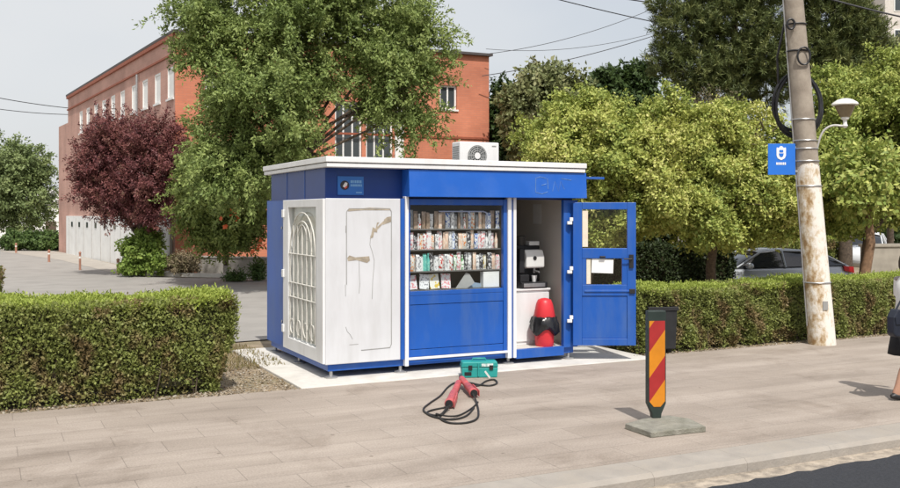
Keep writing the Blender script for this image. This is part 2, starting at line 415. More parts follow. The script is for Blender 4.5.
# patch of dry grass by the pad and fallen leaves / stones
dry = leaf_mat('dry_grass_blades', [(0.32,0.25,0.13),(0.25,0.2,0.1),(0.15,0.16,0.05)], 0.2)
n = 5200
uv = np.stack([rng.uniform(-3.0,-0.1,n), rng.uniform(1.3,3.6,n)],1)
P = np.array([list(S(a,b,-0.015)) for a,b in uv]); D = rng.normal(size=(n,3))*0.5 + np.array([0,0,0.8])
o = np_mesh('dry_grass', leaves_at(P, D, 0.07, 0.012), dry); tag(o, 'dry yellow grass between left hedge and driveway', 'grass', kind='stuff')
lit = leaf_mat('litter', [(0.20,0.13,0.07),(0.30,0.22,0.13),(0.42,0.38,0.32),(0.12,0.10,0.05)], 0.1)
n = 2200
uv = np.concatenate([np.stack([rng.uniform(-1.7,-0.47,n), rng.uniform(-0.45,1.8,n)],1), np.stack([rng.uniform(4.6,13,n), np.abs(rng.normal(0,0.12,n))-0.18],1),
     np.stack([rng.uniform(-5.5,-1.2,n//2), -0.42+rng.uniform(0,0.16,n//2)],1)])
P = np.array([list(S(a,b,0.006 if b<-0.16 else -0.008)) for a,b in uv]); D = rng.normal(size=(len(P),3)); D[:,2] = np.abs(D[:,2])*0.12
o = np_mesh('leaf_litter', leaves_at(P, D, 0.032, 0.02), lit); tag(o, 'dry leaves and crumbs scattered along the hedge feet', 'litter', kind='stuff')

# ================================================================== HEDGES
hedge_core = mat('hedge_twigs', (0.045,0.042,0.02), 0.95, 0.5, 12, 0.8)
def hedge(name, label, cat, u0, u1, v0, v1, h, m_front, m_top, dens=6200, leaf=0.037, z0=-0.02, group=None, loc=None, rz=None, top_dens=1.0):
    root = thing(name, label, cat, loc if loc is not None else S((u0+u1)/2,(v0+v1)/2,z0), ANG if rz is None else rz, group)
    L, Dp = (u1-u0)/2, (v1-v0)/2
    N = 40
    def wob(a, b, s):                      # slow waviness of the clipped faces
        return 0.045*np.sin(a*2.1+s)+0.035*np.sin(b*5.3+a*1.3+s*2)+0.030*np.sin(a*6.1+b*3.7+s)+0.022*np.sin(a*13.7+b*9.1+s*3)*np.sin(b*11.3-a*4.1)
    mb = MB(); mb.prism([(-L+.15,.12),(L-.32,.12),(L-.15,h*.6),(L-.12,h-.08),(-L+.12,h-.08)],'y',-Dp+.14,Dp-.14); mb.build('twig_core', hedge_core, root)
    def face(n, kind):
        a = rng.uniform(-1,1,n); b = rng.uniform(0,1,n)
        if kind != 'top':            # thin out towards the foot
            keep = rng.uniform(0,1,n) < np.clip(0.35 + b*3.2, 0, 1); a, b = a[keep], b[keep]; n = len(a)
        else:
            pass
        dep = np.abs(rng.normal(0,0.05,n)) - 0.05*(rng.uniform(0,1,n) < 0.06)
        if kind in ('front','back'):
            s = -1 if kind == 'front' else 1
            x = a*L; z = b*h; y = s*(Dp + wob(x,z,1.0) - dep - 0.07*np.maximum(0,0.3-z)/0.3)
            z = z*(1+0.0*x); nr = np.tile([0,s,0.25],(n,1))
        elif kind in ('left','right'):
            s = -1 if kind == 'left' else 1
            y = a*Dp; z = b*h; x = s*(L + wob(y,z,2.0) - dep); nr = np.tile([s,0,0.25],(n,1))
        else:
            x = a*L; y = (b*2-1)*Dp; z = h + 0.6*wob(x,y,3.0) - dep*0.8; nr = np.tile([0,0,1.0],(n,1))
        if kind in ('front','back'): x = np.clip(x, -1e9, L-0.20*np.clip(1-z/h,0,1)**1.3 + rng.normal(0,.02,n)*0)
        if kind == 'right': x = x - 0.20*np.clip(1-z/h,0,1)**1.3
        if kind == 'front':       # hollows where the hedge is thin
            hol = np.sin(x*2.3+0.7)*np.sin(z*4.1+x*1.1)+0.6*np.sin(x*5.9+z*3.0); y = y + 0.09*np.clip(hol-0.55,0,1)
        # rounded top edges
        ey = np.maximum(0, np.abs(y)-(Dp-.1)); 
        if kind == 'top': z = z - ey*0.35
        return np.stack([x,y,z],1), nr*0.35 + rng.normal(size=(n,3))*0.8 + np.array([0,0,0.3]), nr*0.8+np.array([0,0,0.35])
    fr = []
    for kd, area in (('front',2*L*h),('back',2*L*h*0.5),('left',3*Dp*h),('right',3.4*Dp*h)):
        P, D, Nv = face(int(dens*area), kd); fr.append(leaves_at(P, D, leaf, leaf*0.55, 0.6, N=Nv))
    # stray shoots standing out of the clipped face
    ns = int(26*L*h); Q = np.stack([rng.uniform(-L,L,ns), np.full(ns,-Dp-0.0), rng.uniform(0.15*h,h,ns)],1)
    DD = nrm(np.array([0,-0.7,0.6]) + rng.normal(size=(ns,3))*0.5)
    fr.append(shoots(Q, DD, rng.uniform(0.04,0.13,ns), 8, leaf, leaf*0.5, 0.012))
    tw = MB()
    for _ in range(int(9*L)):
        x = random.uniform(-L*.98,L*.98); y = random.uniform(-Dp*.85,-Dp*.6); tw.tube([(x,y,-.03),(x+random.uniform(-.06,.06),y+random.uniform(-.06,.02),.18),(x+random.uniform(-.12,.12),y-random.uniform(-.02,.08),random.uniform(.35,.6))],[.011,.008,.004],5)
    tag(tw.build('stems', bark, root), kind='stuff')
    np_mesh('foliage', np.concatenate(fr), m_front, root)
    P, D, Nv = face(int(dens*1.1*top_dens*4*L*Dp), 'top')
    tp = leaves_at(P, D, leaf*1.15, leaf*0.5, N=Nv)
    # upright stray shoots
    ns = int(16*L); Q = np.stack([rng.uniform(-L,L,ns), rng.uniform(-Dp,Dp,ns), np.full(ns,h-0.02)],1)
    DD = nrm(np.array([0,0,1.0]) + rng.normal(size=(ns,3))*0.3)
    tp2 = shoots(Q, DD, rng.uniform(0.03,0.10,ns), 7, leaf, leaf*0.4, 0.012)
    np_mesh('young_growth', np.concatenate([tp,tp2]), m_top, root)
    return root
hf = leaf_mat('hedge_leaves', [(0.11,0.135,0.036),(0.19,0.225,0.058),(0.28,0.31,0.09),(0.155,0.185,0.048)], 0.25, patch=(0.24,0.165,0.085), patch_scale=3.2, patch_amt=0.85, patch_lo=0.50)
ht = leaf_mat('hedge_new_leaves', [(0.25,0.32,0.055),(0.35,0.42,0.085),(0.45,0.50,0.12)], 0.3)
hedge('clipped_hedge', 'clipped hedge with brown bare patches, left of the blue kiosk', 'hedge', -5.6, -1.22, -0.26, 0.75, 1.15, hf, ht)
hedge('clipped_hedge', 'clipped green hedge between the open kiosk door and the concrete pole', 'hedge', 4.97, 7.02, -0.02, 0.95, 0.97, hf, ht)
hedge('clipped_hedge', 'clipped green hedge right of the concrete pole, behind the walking person', 'hedge', 7.16, 11.5, 0.02, 1.0, 0.99, hf, ht)
b = G(-12,291); 
hedge('clipped_hedge', 'end of a low hedge at the driveway, behind the brown-patched hedge', 'hedge', 0, 2.2, 0, 0.8, 1.15, hf, ht, loc=W(-70,214,16.5)-Vector((0,0,CAMH)), rz=R(20), dens=3500)

# ================================================================== KIOSK
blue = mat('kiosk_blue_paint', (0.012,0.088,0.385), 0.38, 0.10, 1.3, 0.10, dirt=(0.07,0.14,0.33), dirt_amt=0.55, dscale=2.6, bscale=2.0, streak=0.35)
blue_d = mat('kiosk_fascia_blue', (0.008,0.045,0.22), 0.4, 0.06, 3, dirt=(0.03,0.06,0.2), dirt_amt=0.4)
white = mat('white_painted_metal', (0.76,0.76,0.76), 0.45, 0.03, 3, 0.05, bscale=4, dirt=(0.56,0.55,0.53), dirt_amt=0.35, dscale=4, streak=0.4)
panel_w = mat('worn_white_panel', (0.60,0.61,0.63), 0.5, 0.04, 2, 0.12, bscale=2.5, dirt=(0.46,0.46,0.46), dirt_amt=0.45, dscale=3.0, streak=0.3)
grime = mat('adhesive_grime', (0.36,0.31,0.24), 0.9, 0.3, 14)
grey_line = mat('grey_seam', (0.30,0.30,0.29), 0.8, 0.1)
innerm = mat('kiosk_inner_lining', (0.68,0.64,0.58), 0.7, 0.05, 2)
darkm = mat('dark_display_back', (0.07,0.066,0.062), 0.7, 0.2)
glass = glass_mat('window_glass', (0.95,0.965,0.965))
cream = mat('cream_blind', (0.68,0.66,0.60), 0.8, 0.1, 5, dirt=(0.45,0.42,0.36), dirt_amt=0.6, dscale=4)
steel = mat('galvanised_steel', (0.42,0.42,0.42), 0.4, 0.15, 10, metal=0.7)
black = mat('black_plastic', (0.018,0.018,0.02), 0.45, 0.2, 8)
KW, KD = 3.82, 2.72
kiosk = thing('kiosk', 'blue and white street kiosk with flat roof, display window and open door', 'kiosk', C0, ANG)
mb = MB().box(0.05,KW-0.05,0.03,KD-0.05,0.098,0.185)
mb.build('plinth', blue, kiosk, 0.006)
for (u,v) in ((0.10,0.06),(1.06,0.06),(2.70,0.06),(3.70,0.06),(0.10,2.6),(3.70,2.6),(0.10,1.4)):
    f = MB().lathe([(0.085,0.0),(0.085,0.018),(0.03,0.03),(0.022,0.034),(0.022,0.087)], (0,0,0.012), 14).build('foot', steel, kiosk, smooth=True)
    f.location = (u,v,0)
# floor and inside
MB().box(0.06,KW-0.06,0.035,KD-0.06,0.187,0.205).build('floor', mat('vinyl_floor',(0.55,0.53,0.5),0.5,0.05), kiosk)
MB().box(KW-0.09,KW-0.062,0.125,KD-0.062,0.206,2.60).box(0.062,0.09,0.125,KD-0.062,0.206,2.60).box(0.09,KW-0.09,KD-0.09,KD-0.062,0.206,2.60).build('lining', innerm, kiosk)
MB().box(0.062,KW-0.062,0.125,KD-0.062,2.601,2.63).build('ceiling', innerm, kiosk)
# back / right / left blue walls
MB().box(0.0,KW,KD-0.06,KD,0.19,2.30).build('rear_wall', blue, kiosk, 0.004)
MB().box(KW-0.06,KW,0.062,KD-0.062,0.19,2.30).build('side_wall', blue, kiosk, 0.004)
o = MB().box(0.0,0.06,1.772,KD-0.062,0.19,2.30).build('side_wall', blue, kiosk, 0.004)
for z in (0.55,1.25,1.9):
    MB().lathe([(0.02,0),(0.02,0.008),(0.012,0.012)], (0,0,0), 10, 'x').build('bolt', steel, kiosk).location = (-0.012,1.9,z)
# left glazed white leaf: v 0 .. 1.76
mb = MB()
mb.box(-0.03,0.05,1.51,1.765,0.20,2.295).box(-0.03,0.05,-0.0,0.28,0.20,2.295).box(-0.03,0.05,0.281,1.509,2.19,2.295).box(-0.03,0.05,0.281,1.509,0.20,0.37)
mb.build('glazed_frame', white, kiosk, 0.006)
MB().box(0.052,0.062,0.24,1.55,0.33,2.23).build('blind', cream, kiosk)
gr = MB()
def bar(pts, r=0.010): gr.tube([(-0.016 if len(p)==2 else p[2], p[0], p[1]) for p in pts], r, 6)
for v in (0.50,0.70,0.895,1.09,1.29): bar([(v,0.40),(v,1.95)])
for z in (0.95,1.15,1.55): bar([(0.29,z),(1.50,z)])
for (r,zc) in ((0.56,1.56),(0.40,1.60),(0.2,1.75)):
    bar([(0.895+r*math.cos(t),zc+r*1.0*math.sin(t)) for t in np.linspace(0,math.pi,17)])
for vv in (0.34,1.46): bar([(vv,0.40),(vv,1.56)])
for (vc,s) in ((0.45,1),(0.75,-1),(1.05,1),(1.35,-1)):
    bar([(vc+0.10*math.cos(t)*(1-t/9), 0.56+0.10*math.sin(t)*(1-t/9)) for t in np.linspace(-0.5*math.pi,1.4*math.pi,16)], 0.008)
gr.build('window_grille', mat('grille_aged_paint',(0.64,0.62,0.57),0.6,0.2,7), kiosk, smooth=True)
MB().box(0.025,0.030,0.283,1.507,0.372,2.188).build('pane', glass, kiosk)
for z in (0.42,1.2,2.05):
    MB().box(-0.055,-0.031,1.68,1.76,z,z+0.11).build('hinge', white, kiosk, 0.006)
# white blank panel on the front
wp = MB().box(0.0,1.03,-0.02,0.05,0.19,2.30).build('white_panel', panel_w, kiosk, 0.008)
sl_ = MB()      # rounded seam of the blanked opening
x0,x1,z0,z1 = 0.28,0.90,0.36,2.17
pth = [(x0,1.2),(x0,z1-.06)] + [(x0+.06-.06*math.cos(t), z1-.06+.06*math.sin(t)) for t in np.linspace(0,math.pi/2,6)] + [(x1-.05+.05*math.sin(t), z1-.05+.05*math.cos(t)) for t in np.linspace(0,math.pi/2,6)] + [(x1,0.4),(x1-.02,0.36),(x0+.2,0.35)]
sl_.tube([(p[0],-0.0205,p[1]) for p in pth], 0.006, 6)
sl_.build('seam', grey_line, wp)
gm = MB()
def strip(pts, y=-0.0235):
    k = len(pts); MB().prism(pts, 'y', y, -0.0195).build('glue_mark', grime, wp)
strip([(0.30,2.135),(0.5,2.15),(0.88,2.15),(0.89,2.175),(0.6,2.185),(0.45,2.17),(0.31,2.175)])          # ragged glue line on top
strip([(0.30,1.50),(0.42,1.51),(0.56,1.47),(0.60,1.50),(0.59,1.555),(0.40,1.545),(0.32,1.57),(0.29,1.54)])  # torn label
strip([(0.60,1.78),(0.645,1.80),(0.66,1.87),(0.70,1.86),(0.705,1.96),(0.73,1.99),(0.70,1.99),(0.68,1.91),(0.64,1.93),(0.62,1.84)])
strip([(0.78,1.96),(0.90,2.00),(0.90,2.07),(0.84,2.06),(0.80,2.03)])
strip([(0.705,1.90),(0.80,1.99),(0.79,2.01),(0.70,1.93)])
sc2 = MB()
def scratch(pts, r=0.0035): MB().tube([(p[0],-0.0205,p[1]) for p in pts], r, 5).build('scratch', grey_line, wp)
scratch([(0.61,1.82),(0.60,1.70),(0.63,1.62),(0.66,1.50),(0.655,1.40),(0.64,1.25),(0.63,1.0)])
scratch([(0.45,1.50),(0.455,1.32),(0.46,1.2),(0.45,1.08)])
scratch([(0.27,1.95),(0.27,1.86)]); scratch([(0.265,1.2),(0.268,1.05)])
scratch([(0.27,0.66),(0.29,0.6),(0.33,0.56),(0.36,0.50)]); scratch([(0.32,0.43),(0.44,0.43)])
# front posts and mullions
def post(u0,u1,m,y0=-0.03,z0=0.19,z1=2.30, nm='post'): return MB().box(u0,u1,y0,0.05,z0,z1).build(nm, m, kiosk, 0.004)
post(1.033,1.088,blue,-0.028); post(1.09,1.138,white,-0.045,0.10,2.33); post(1.14,1.168,blue,-0.02)
post(2.585,2.64,blue,-0.02); post(2.642,2.70,white,-0.045,0.10,2.33); post(2.702,2.728,blue,-0.03,0.10); post(2.73,2.776,white,-0.045,0.10,2.33)
post(3.573,3.68,blue,-0.02,0.187); post(3.682,KW,blue,-0.01,0.187)
# display window and lower panel
MB().box(1.17,2.583,-0.015,0.05,1.02,1.075).build('window_rail', blue, kiosk, 0.004); MB().box(1.17,2.583,-0.015,0.05,2.22,2.30).build('window_rail', blue, kiosk, 0.004)
MB().box(1.172,2.581,0.0,0.006,1.077,2.218).build('window_pane', glass, kiosk)
lp = MB().box(1.17,2.583,-0.012,0.045,0.90,1.018).box(1.17,2.583,-0.006,0.045,0.31,0.893).box(1.17,2.583,-0.012,0.045,0.21,0.303).build('lower_panel', blue, kiosk, 0.004)
MB().box(1.14,2.64,-0.05,-0.016,0.178,0.208).build('trim_strip', white, kiosk, 0.004)
MB().box(2.78,3.572,-0.03,0.055,0.08,0.206).build('threshold', blue, kiosk, 0.006)
# fascia, awning box, roof
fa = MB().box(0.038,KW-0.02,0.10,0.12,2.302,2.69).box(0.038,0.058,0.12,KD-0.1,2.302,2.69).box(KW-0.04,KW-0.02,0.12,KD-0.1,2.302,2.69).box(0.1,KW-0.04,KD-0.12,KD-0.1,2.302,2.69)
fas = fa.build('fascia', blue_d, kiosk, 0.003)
MB().box(0.0,1.09,-0.012,0.12,2.292,2.304).box(0.0,0.10,0.12,KD,2.292,2.304).build('fascia_ledge', blue_d, kiosk)
for v in (0.95,1.78):
    MB().box(0.032,0.0375,v,v+0.02,2.305,2.685).build('cover_strip', blue, fas)
aw = MB()
aw.prism([(-0.155,2.325),(0.098,2.325),(0.098,2.685),(-0.135,2.685)], 'x', 1.10, 3.88)
awo = aw.build('awning_box', mat('awning_blue',(0.012,0.105,0.47),0.35,0.05,3,dirt=(0.06,0.16,0.5),dirt_amt=0.4), kiosk, 0.005)
scu = MB()
scol = mat('scuffed_paint', (0.10,0.20,0.42), 0.8, 0.3, 20)
def sc_line(pts, r=0.006): scu.tube([(p[0],-0.154+(p[1]-2.325)*0.055,p[1]) for p in pts], r, 5)
sc_line([(3.02,2.40),(3.03,2.60),(3.10,2.62),(3.20,2.60)]); sc_line([(3.03,2.40),(3.12,2.38),(3.22,2.41)]); sc_line([(3.22,2.60),(3.23,2.45)])
sc_line([(3.30,2.42),(3.34,2.56),(3.40,2.42),(3.44,2.56),(3.5,2.45)], 0.005); sc_line([(3.12,2.5),(3.2,2.52)]); sc_line([(3.45,2.60),(3.62,2.58)])
scu.build('scuff_marks', scol, awo)
MB().box(3.882,4.20,-0.13,-0.10,2.60,2.635).build('side_rail', blue, kiosk, 0.004)
rf = MB().box(-0.03,KW+0.03,-0.16,KD+0.06,2.692,2.742)
roof = rf.build('roof', white, kiosk, 0.004)
MB().box(-0.045,KW+0.045,-0.175,-0.09,2.752,2.822).box(-0.045,0.04,-0.09,KD+0.075,2.752,2.822).box(KW-0.04,KW+0.045,-0.09,KD+0.075,2.752,2.822).box(0.04,KW-0.04,KD-0.01,KD+0.075,2.752,2.822).build('roof_rim', white, roof, 0.006)
MB().box(-0.02,KW+0.02,-0.15,KD+0.05,2.743,2.7515).build('roof_gap_shade', darkm, roof)  # dark sheet between the roof layers; the gap's shade is in its colour
# small sign on the fascia
sg = MB().box(0.20,0.555,0.085,0.0985,2.345,2.585).build('fascia_sign', mat('sign_blue',(0.03,0.16,0.50),0.4,0.05), kiosk)
MB().lathe([(0.06,0),(0.06,0.004)], (0.295,0.085,2.47), 20, 'y').build('emblem_disc', mat('emblem_black',(0.03,0.03,0.04),0.5,0.05), sg)
MB().prism([(0.265,2.455),(0.30,2.51),(0.33,2.50),(0.325,2.47),(0.29,2.44)], 'y', 0.078, 0.0808).build('emblem_ball', mat('emblem_white',(0.75,0.72,0.7),0.5), sg)
MB().prism([(0.285,2.437),(0.30,2.424),(0.325,2.44),(0.328,2.466)], 'y', 0.078, 0.0808).build('emblem_swoosh', mat('emblem_red',(0.6,0.08,0.05),0.5), sg)
lt = MB()
for z,h in ((2.50,0.035),(2.455,0.03)):
    x = 0.375
    while x < 0.52:
        wv = random.uniform(0.010,0.02); lt.box(x,x+wv,0.082,0.0853,z,z+h); x += wv+0.007
MB().box(0.45,0.53,0.082,0.0853,2.37,2.385).build('sign_underline', mat('sign_pale_line',(0.22,0.45,0.72),0.5), sg)
lt.build('sign_lettering', mat('sign_pale_blue',(0.22,0.45,0.72),0.5), sg)
# open door: hinged on the right jamb, swung out
door = MB()
T0,T1 = -0.05,0.0
def dbox(x0,x1,z0,z1,y0=T0,y1=T1): door.box(x0,x1,y0,y1,z0,z1)
dbox(0.0,0.13,0.22,2.265); dbox(0.775,0.90,0.22,2.265)
dbox(0.1301,0.7749,2.165,2.265); dbox(0.1301,0.7749,1.465,1.61); dbox(0.1301,0.7749,0.93,1.09)
dbox(0.1301,0.7749,0.22,0.32); dbox(0.1301,0.7749,0.3201,0.9299,-0.035,-0.015)
dbox(0.16,0.86,0.985,1.015,-0.065,T0-0.0005)
dr = door.build('door', blue, kiosk, 0.006)
dr.location = (3.70,-0.055,0); dr.rotation_euler = (0,0,-ANG)
MB().box(0.1301,0.7749,-0.028,-0.022,1.61,2.165).build('door_pane', glass, dr)
MB().box(0.1301,0.7749,-0.028,-0.022,1.09,1.465).build('door_pane', glass, dr)
for (a,b_) in ((0.1302,0.19),(0.70,0.7748)): MB().box(a,b_,-0.045,-0.005,1.0901,1.4649).build('inner_sash', blue, dr, 0.004)
hd = MB().box(0.80,0.86,-0.075,-0.0505,1.33,1.52).tube([(0.83,-0.075,1.46),(0.83,-0.10,1.46),(0.72,-0.10,1.46)],0.010,8).build('door_handle', black, dr)
MB().box(0.38,0.46,-0.075,-0.0505,1.475,1.50).build('latch', black, dr, 0.004)
MB().box(0.80,0.885,-0.075,-0.052,0.965,1.03).build('lock_block', black, dr, 0.004)
for z in (0.55,1.25,1.95):
    MB().box(-0.085,-0.015,-0.075,-0.022,z,z+0.045).box(-0.05,-0.0005,-0.075,-0.022,z+0.047,z+0.10).build('door_hinge', white, dr, 0.006)
stk = (lambda m_: [MB().box(0.135,0.215,-0.034,-0.029,1.63,2.15).build('cream_strip', m_, dr), MB().box(0.195,0.255,-0.034,-0.029,1.10,1.455).build('cream_strip', m_, dr)])(mat('cream_strip_paint',(0.72,0.68,0.55),0.7,0.1,9,dirt=(0.6,0.3,0.25),dirt_amt=0.5,dscale=9))  # cream strips on the panes stand for the post seen through the glass
def on_door(x,y,z):
    p = Matrix.Rotation(ANG,4,'Z') @ (Vector((3.70,-0.055,0)) + Matrix.Rotation(-ANG,3,'Z') @ Vector((x,y,z)))
    return p + C0
paper = mat('white_paper', (0.82,0.82,0.80), 0.8, 0.04, 9)
nt_ = MB().box(-0.155,0.155,-0.003,0.0,0.0,0.20).build('paper_notice', paper); nt_.location = on_door(0.42,-0.0285,1.255); nt_.rotation_euler = (0,R(2),0)
tag(nt_, 'blank white paper notice stuck on the lower glass of the open blue door', 'notice')
# shelves of the display
shelf_m = mat('shelf_metal',(0.16,0.155,0.15),0.5,0.15)
ROWZ = [1.085,1.335,1.625,1.90]
for z in ROWZ:
    MB().box(1.18,2.58,0.06,0.36,z-0.016,z).build('shelf', shelf_m, kiosk)
MB().box(1.17,2.59,0.37,0.39,0.9,2.28).box(1.15,1.172,0.055,0.37,0.9,2.28).box(2.59,2.61,0.055,0.37,0.9,2.28).box(1.172,2.59,0.055,0.37,0.88,0.899).box(1.172,2.59,0.055,0.37,2.26,2.28).build('display_case', darkm, kiosk)
MB().tube([(1.62,0.05,2.135),(2.30,0.05,2.135),(2.345,0.05,2.12),(2.36,0.05,2.08),(2.36,0.05,2.0)],0.010,8).build('rail', mat('pale_rail',(0.4,0.45,0.62),0.3,0.1,metal=0.5), kiosk, smooth=True)

# goods in the display
def pack_mat(name, c1, c2, sc_=18):
    m, n, out = new_mat(name)
    b = n.nodes.new('ShaderNodeBsdfPrincipled'); b.inputs['Roughness'].default_value = 0.4
    tc = n.nodes.new('ShaderNodeTexCoord'); oi = n.nodes.new('ShaderNodeObjectInfo')
    ad = n.nodes.new('ShaderNodeVectorMath'); ad.operation = 'ADD'
    n.links.new(tc.outputs['Object'], ad.inputs[0]); n.links.new(oi.outputs['Random'], ad.inputs[1])
    vo = n.nodes.new('ShaderNodeTexNoise'); vo.inputs['Scale'].default_value = sc_; vo.inputs['Detail'].default_value = 2
    n.links.new(ad.outputs[0], vo.inputs['Vector'])
    rp = n.nodes.new('ShaderNodeValToRGB'); rp.color_ramp.interpolation = 'CONSTANT'
    rp.color_ramp.elements[0].color = (*c1,1); rp.color_ramp.elements[1].position = 0.55; rp.color_ramp.elements[1].color = (*c2,1)
    n.links.new(vo.outputs[0], rp.inputs[0]); n.links.new(rp.outputs[0], b.inputs['Base Color']); n.links.new(b.outputs[0], out.inputs[0])
    return m
packs = {'white and red': pack_mat('pack_white_red',(0.8,0.8,0.78),(0.55,0.06,0.05),34),
         'white and grey': pack_mat('pack_white_grey',(0.8,0.8,0.8),(0.3,0.3,0.32),34),
         'white and green': pack_mat('pack_white_green',(0.8,0.82,0.78),(0.12,0.35,0.12),34),
         'orange and white': pack_mat('pack_orange_white',(0.75,0.72,0.65),(0.75,0.25,0.06),34),
         'white and pink': pack_mat('pack_white_pink',(0.8,0.78,0.78),(0.75,0.30,0.32),34),
         'blue and white': pack_mat('pack_blue_white',(0.75,0.78,0.82),(0.06,0.14,0.45),34),
         'teal': pack_mat('pack_teal',(0.12,0.48,0.42),(0.25,0.6,0.5)),
         'yellow and white': pack_mat('pack_yellow_white',(0.8,0.78,0.7),(0.7,0.5,0.08)),
         'brown': pack_mat('pack_brown',(0.30,0.22,0.16),(0.42,0.30,0.22)),
         'dark grey': pack_mat('pack_dark_grey',(0.25,0.26,0.28),(0.40,0.40,0.40))}
def pouch_mb():                        # pillow pouch with crimped ends
    mb = MB(); n = 9; rows = []
    prof = [(0,0.002,1.0),(0.06,0.003,1.0),(0.10,0.008,.97),(0.3,0.02,.93),(0.55,0.022,.92),(0.85,0.010,.96),(0.93,0.003,1.0),(1.0,0.002,1.0)]
    for (t,th,wd) in prof:
        for j in range(n):
            a = 2*math.pi*j/n; rows.append((0.5*wd*0.09*math.cos(a), th*math.sin(a), t*0.2))
    fs = []
    for i in range(len(prof)-1):
        for j in range(n):
            a=i*n+j; b=i*n+(j+1)%n; fs.append((a,b,b+n,a+n))
    fs += [tuple(range(n-1,-1,-1)), tuple((len(prof)-1)*n+j for j in range(n))]
    mb.add(rows, fs); return mb
def carton_mb():
    mb = MB().box(-0.04,0.04,-0.02,0.02,0,0.17); mb.prism([(-0.02,0.1702),(0.02,0.1702),(0.0,0.195)],'x',-0.04,0.04); return mb
def bottle_mb(): return MB().lathe([(0.028,0),(0.03,0.01),(0.03,0.11),(0.012,0.15),(0.012,0.17),(0.015,0.171),(0.015,0.19)],(0,0,0),12)
protos = {}
def goods(kind, colour, u, z, v, rot=0.0, s=1.0, wide=1.0, row=''):
    key = kind
    nm = {'pouch':'snack_pouch','carton':'carton','bottle':'bottle'}[kind]
    if key not in protos:
        o = {'pouch':pouch_mb,'carton':carton_mb,'bottle':bottle_mb}[kind]().build(nm, packs[colour], None, 0.0, kind!='carton'); protos[key] = o
    else:
        o = protos[key].copy(); COL.objects.link(o)
    o.material_slots[0].link = 'OBJECT'; o.material_slots[0].material = packs[colour]
    o.location = S(u,v,z+0.001); o.rotation_euler = (0,0,ANG+rot); o.scale = (wide,1,s)
    word = {'pouch':'pouch','carton':'carton','bottle':'bottle'}[kind]
    tag(o, f'{colour} {word} standing on the {row} shelf of the kiosk window', word, 'goods on the shelves of the kiosk window')
RN = {3:'top',2:'second',1:'third'}
packs['peach'] = pack_mat('pack_peach',(0.78,0.55,0.42),(0.8,0.72,0.62),30); packs['black and white'] = pack_mat('pack_black_white',(0.06,0.06,0.07),(0.7,0.7,0.7),34)
mixes = {3:['brown','dark grey','peach','white and grey','orange and white','white and red','blue and white'],
         2:['peach','black and white','white and grey','white and pink','white and red','white and grey','white and red','white and pink','blue and white','white and green','orange and white'],
         1:['peach','black and white','white and grey','white and pink','white and grey','white and red','white and green','white and pink','teal','yellow and white','orange and white']}
for row in (3,2,1):
    u = 1.22
    while u < 2.53:
        wd = random.uniform(0.5,0.85); kd = random.choice(['pouch','pouch','pouch','carton','carton','bottle'])
        hw = {'pouch':0.047,'carton':0.041,'bottle':0.031}[kd]*wd
        goods(kd, random.choice(mixes[row]), u+hw, ROWZ[row], random.uniform(0.09,0.13), random.uniform(-.15,.15), random.uniform(1.0,1.28), wd, RN[row])
        u += 2*hw + random.uniform(-0.004,0.004)
# bottom shelf: magazines lying against the shelf, a grey folder and a white box
mags = [('white and pink magazine with curled corner leaning at the left end of the bottom shelf','white and pink',0.19,-4),('white magazine with grey print leaning second from left on the bottom shelf','white and grey',0.20,6),
        ('cream magazine with yellow print leaning on the bottom shelf','yellow and white',0.20,-3),('pink covered magazine leaning beside the grey folder on the bottom shelf','white and pink',0.2,3)]
for i,(lb,c,h,t) in enumerate(mags):
    o = MB().box(-0.07,0.07,-0.004,0.004,0,h).box(-0.071,-0.066,-0.006,0.006,0,h+0.001).build('magazine', packs[c]); 
    o.location = S(1.27+i*0.165,0.12,ROWZ[0]+0.006); o.rotation_euler = (R(-12),R(t),ANG); tag(o, lb, 'magazine')
o = MB().prism([(-0.16,0),(0.02,0),(0.13,0.07),(0.05,0.19),(0.0,0.21)],'y',-0.006,0.006).build('folder', mat('grey_card',(0.40,0.40,0.38),0.7,0.1)); o.location = S(2.06,0.10,ROWZ[0]+.001); o.rotation_euler=(0,0,ANG)
tag(o,'grey open folder leaning on the bottom shelf of the kiosk window','folder')
o = MB().prism([(-0.12,0),(0.14,0),(0.12,0.05),(-0.02,0.075),(-0.09,0.15)],'y',-0.006,0.006).build('leaflet', mat('blue_grey_card',(0.30,0.40,0.52),0.7,0.1)); o.location = S(2.20,0.16,ROWZ[0]+.001); o.rotation_euler=(0,0,ANG)
tag(o,'blue-grey folded leaflet between grey folder and white box in the window','leaflet')
bx = MB().box(-0.125,0.125,-0.05,0.05,0,0.20).box(-0.127,0.127,-0.052,0.052,0.2002,0.215).build('box', paper, None, 0.004); bx.location = S(2.44,0.12,ROWZ[0]+.001); bx.rotation_euler=(0,0,ANG)
tag(bx,'plain white box at the right end of the bottom shelf in the window','box')

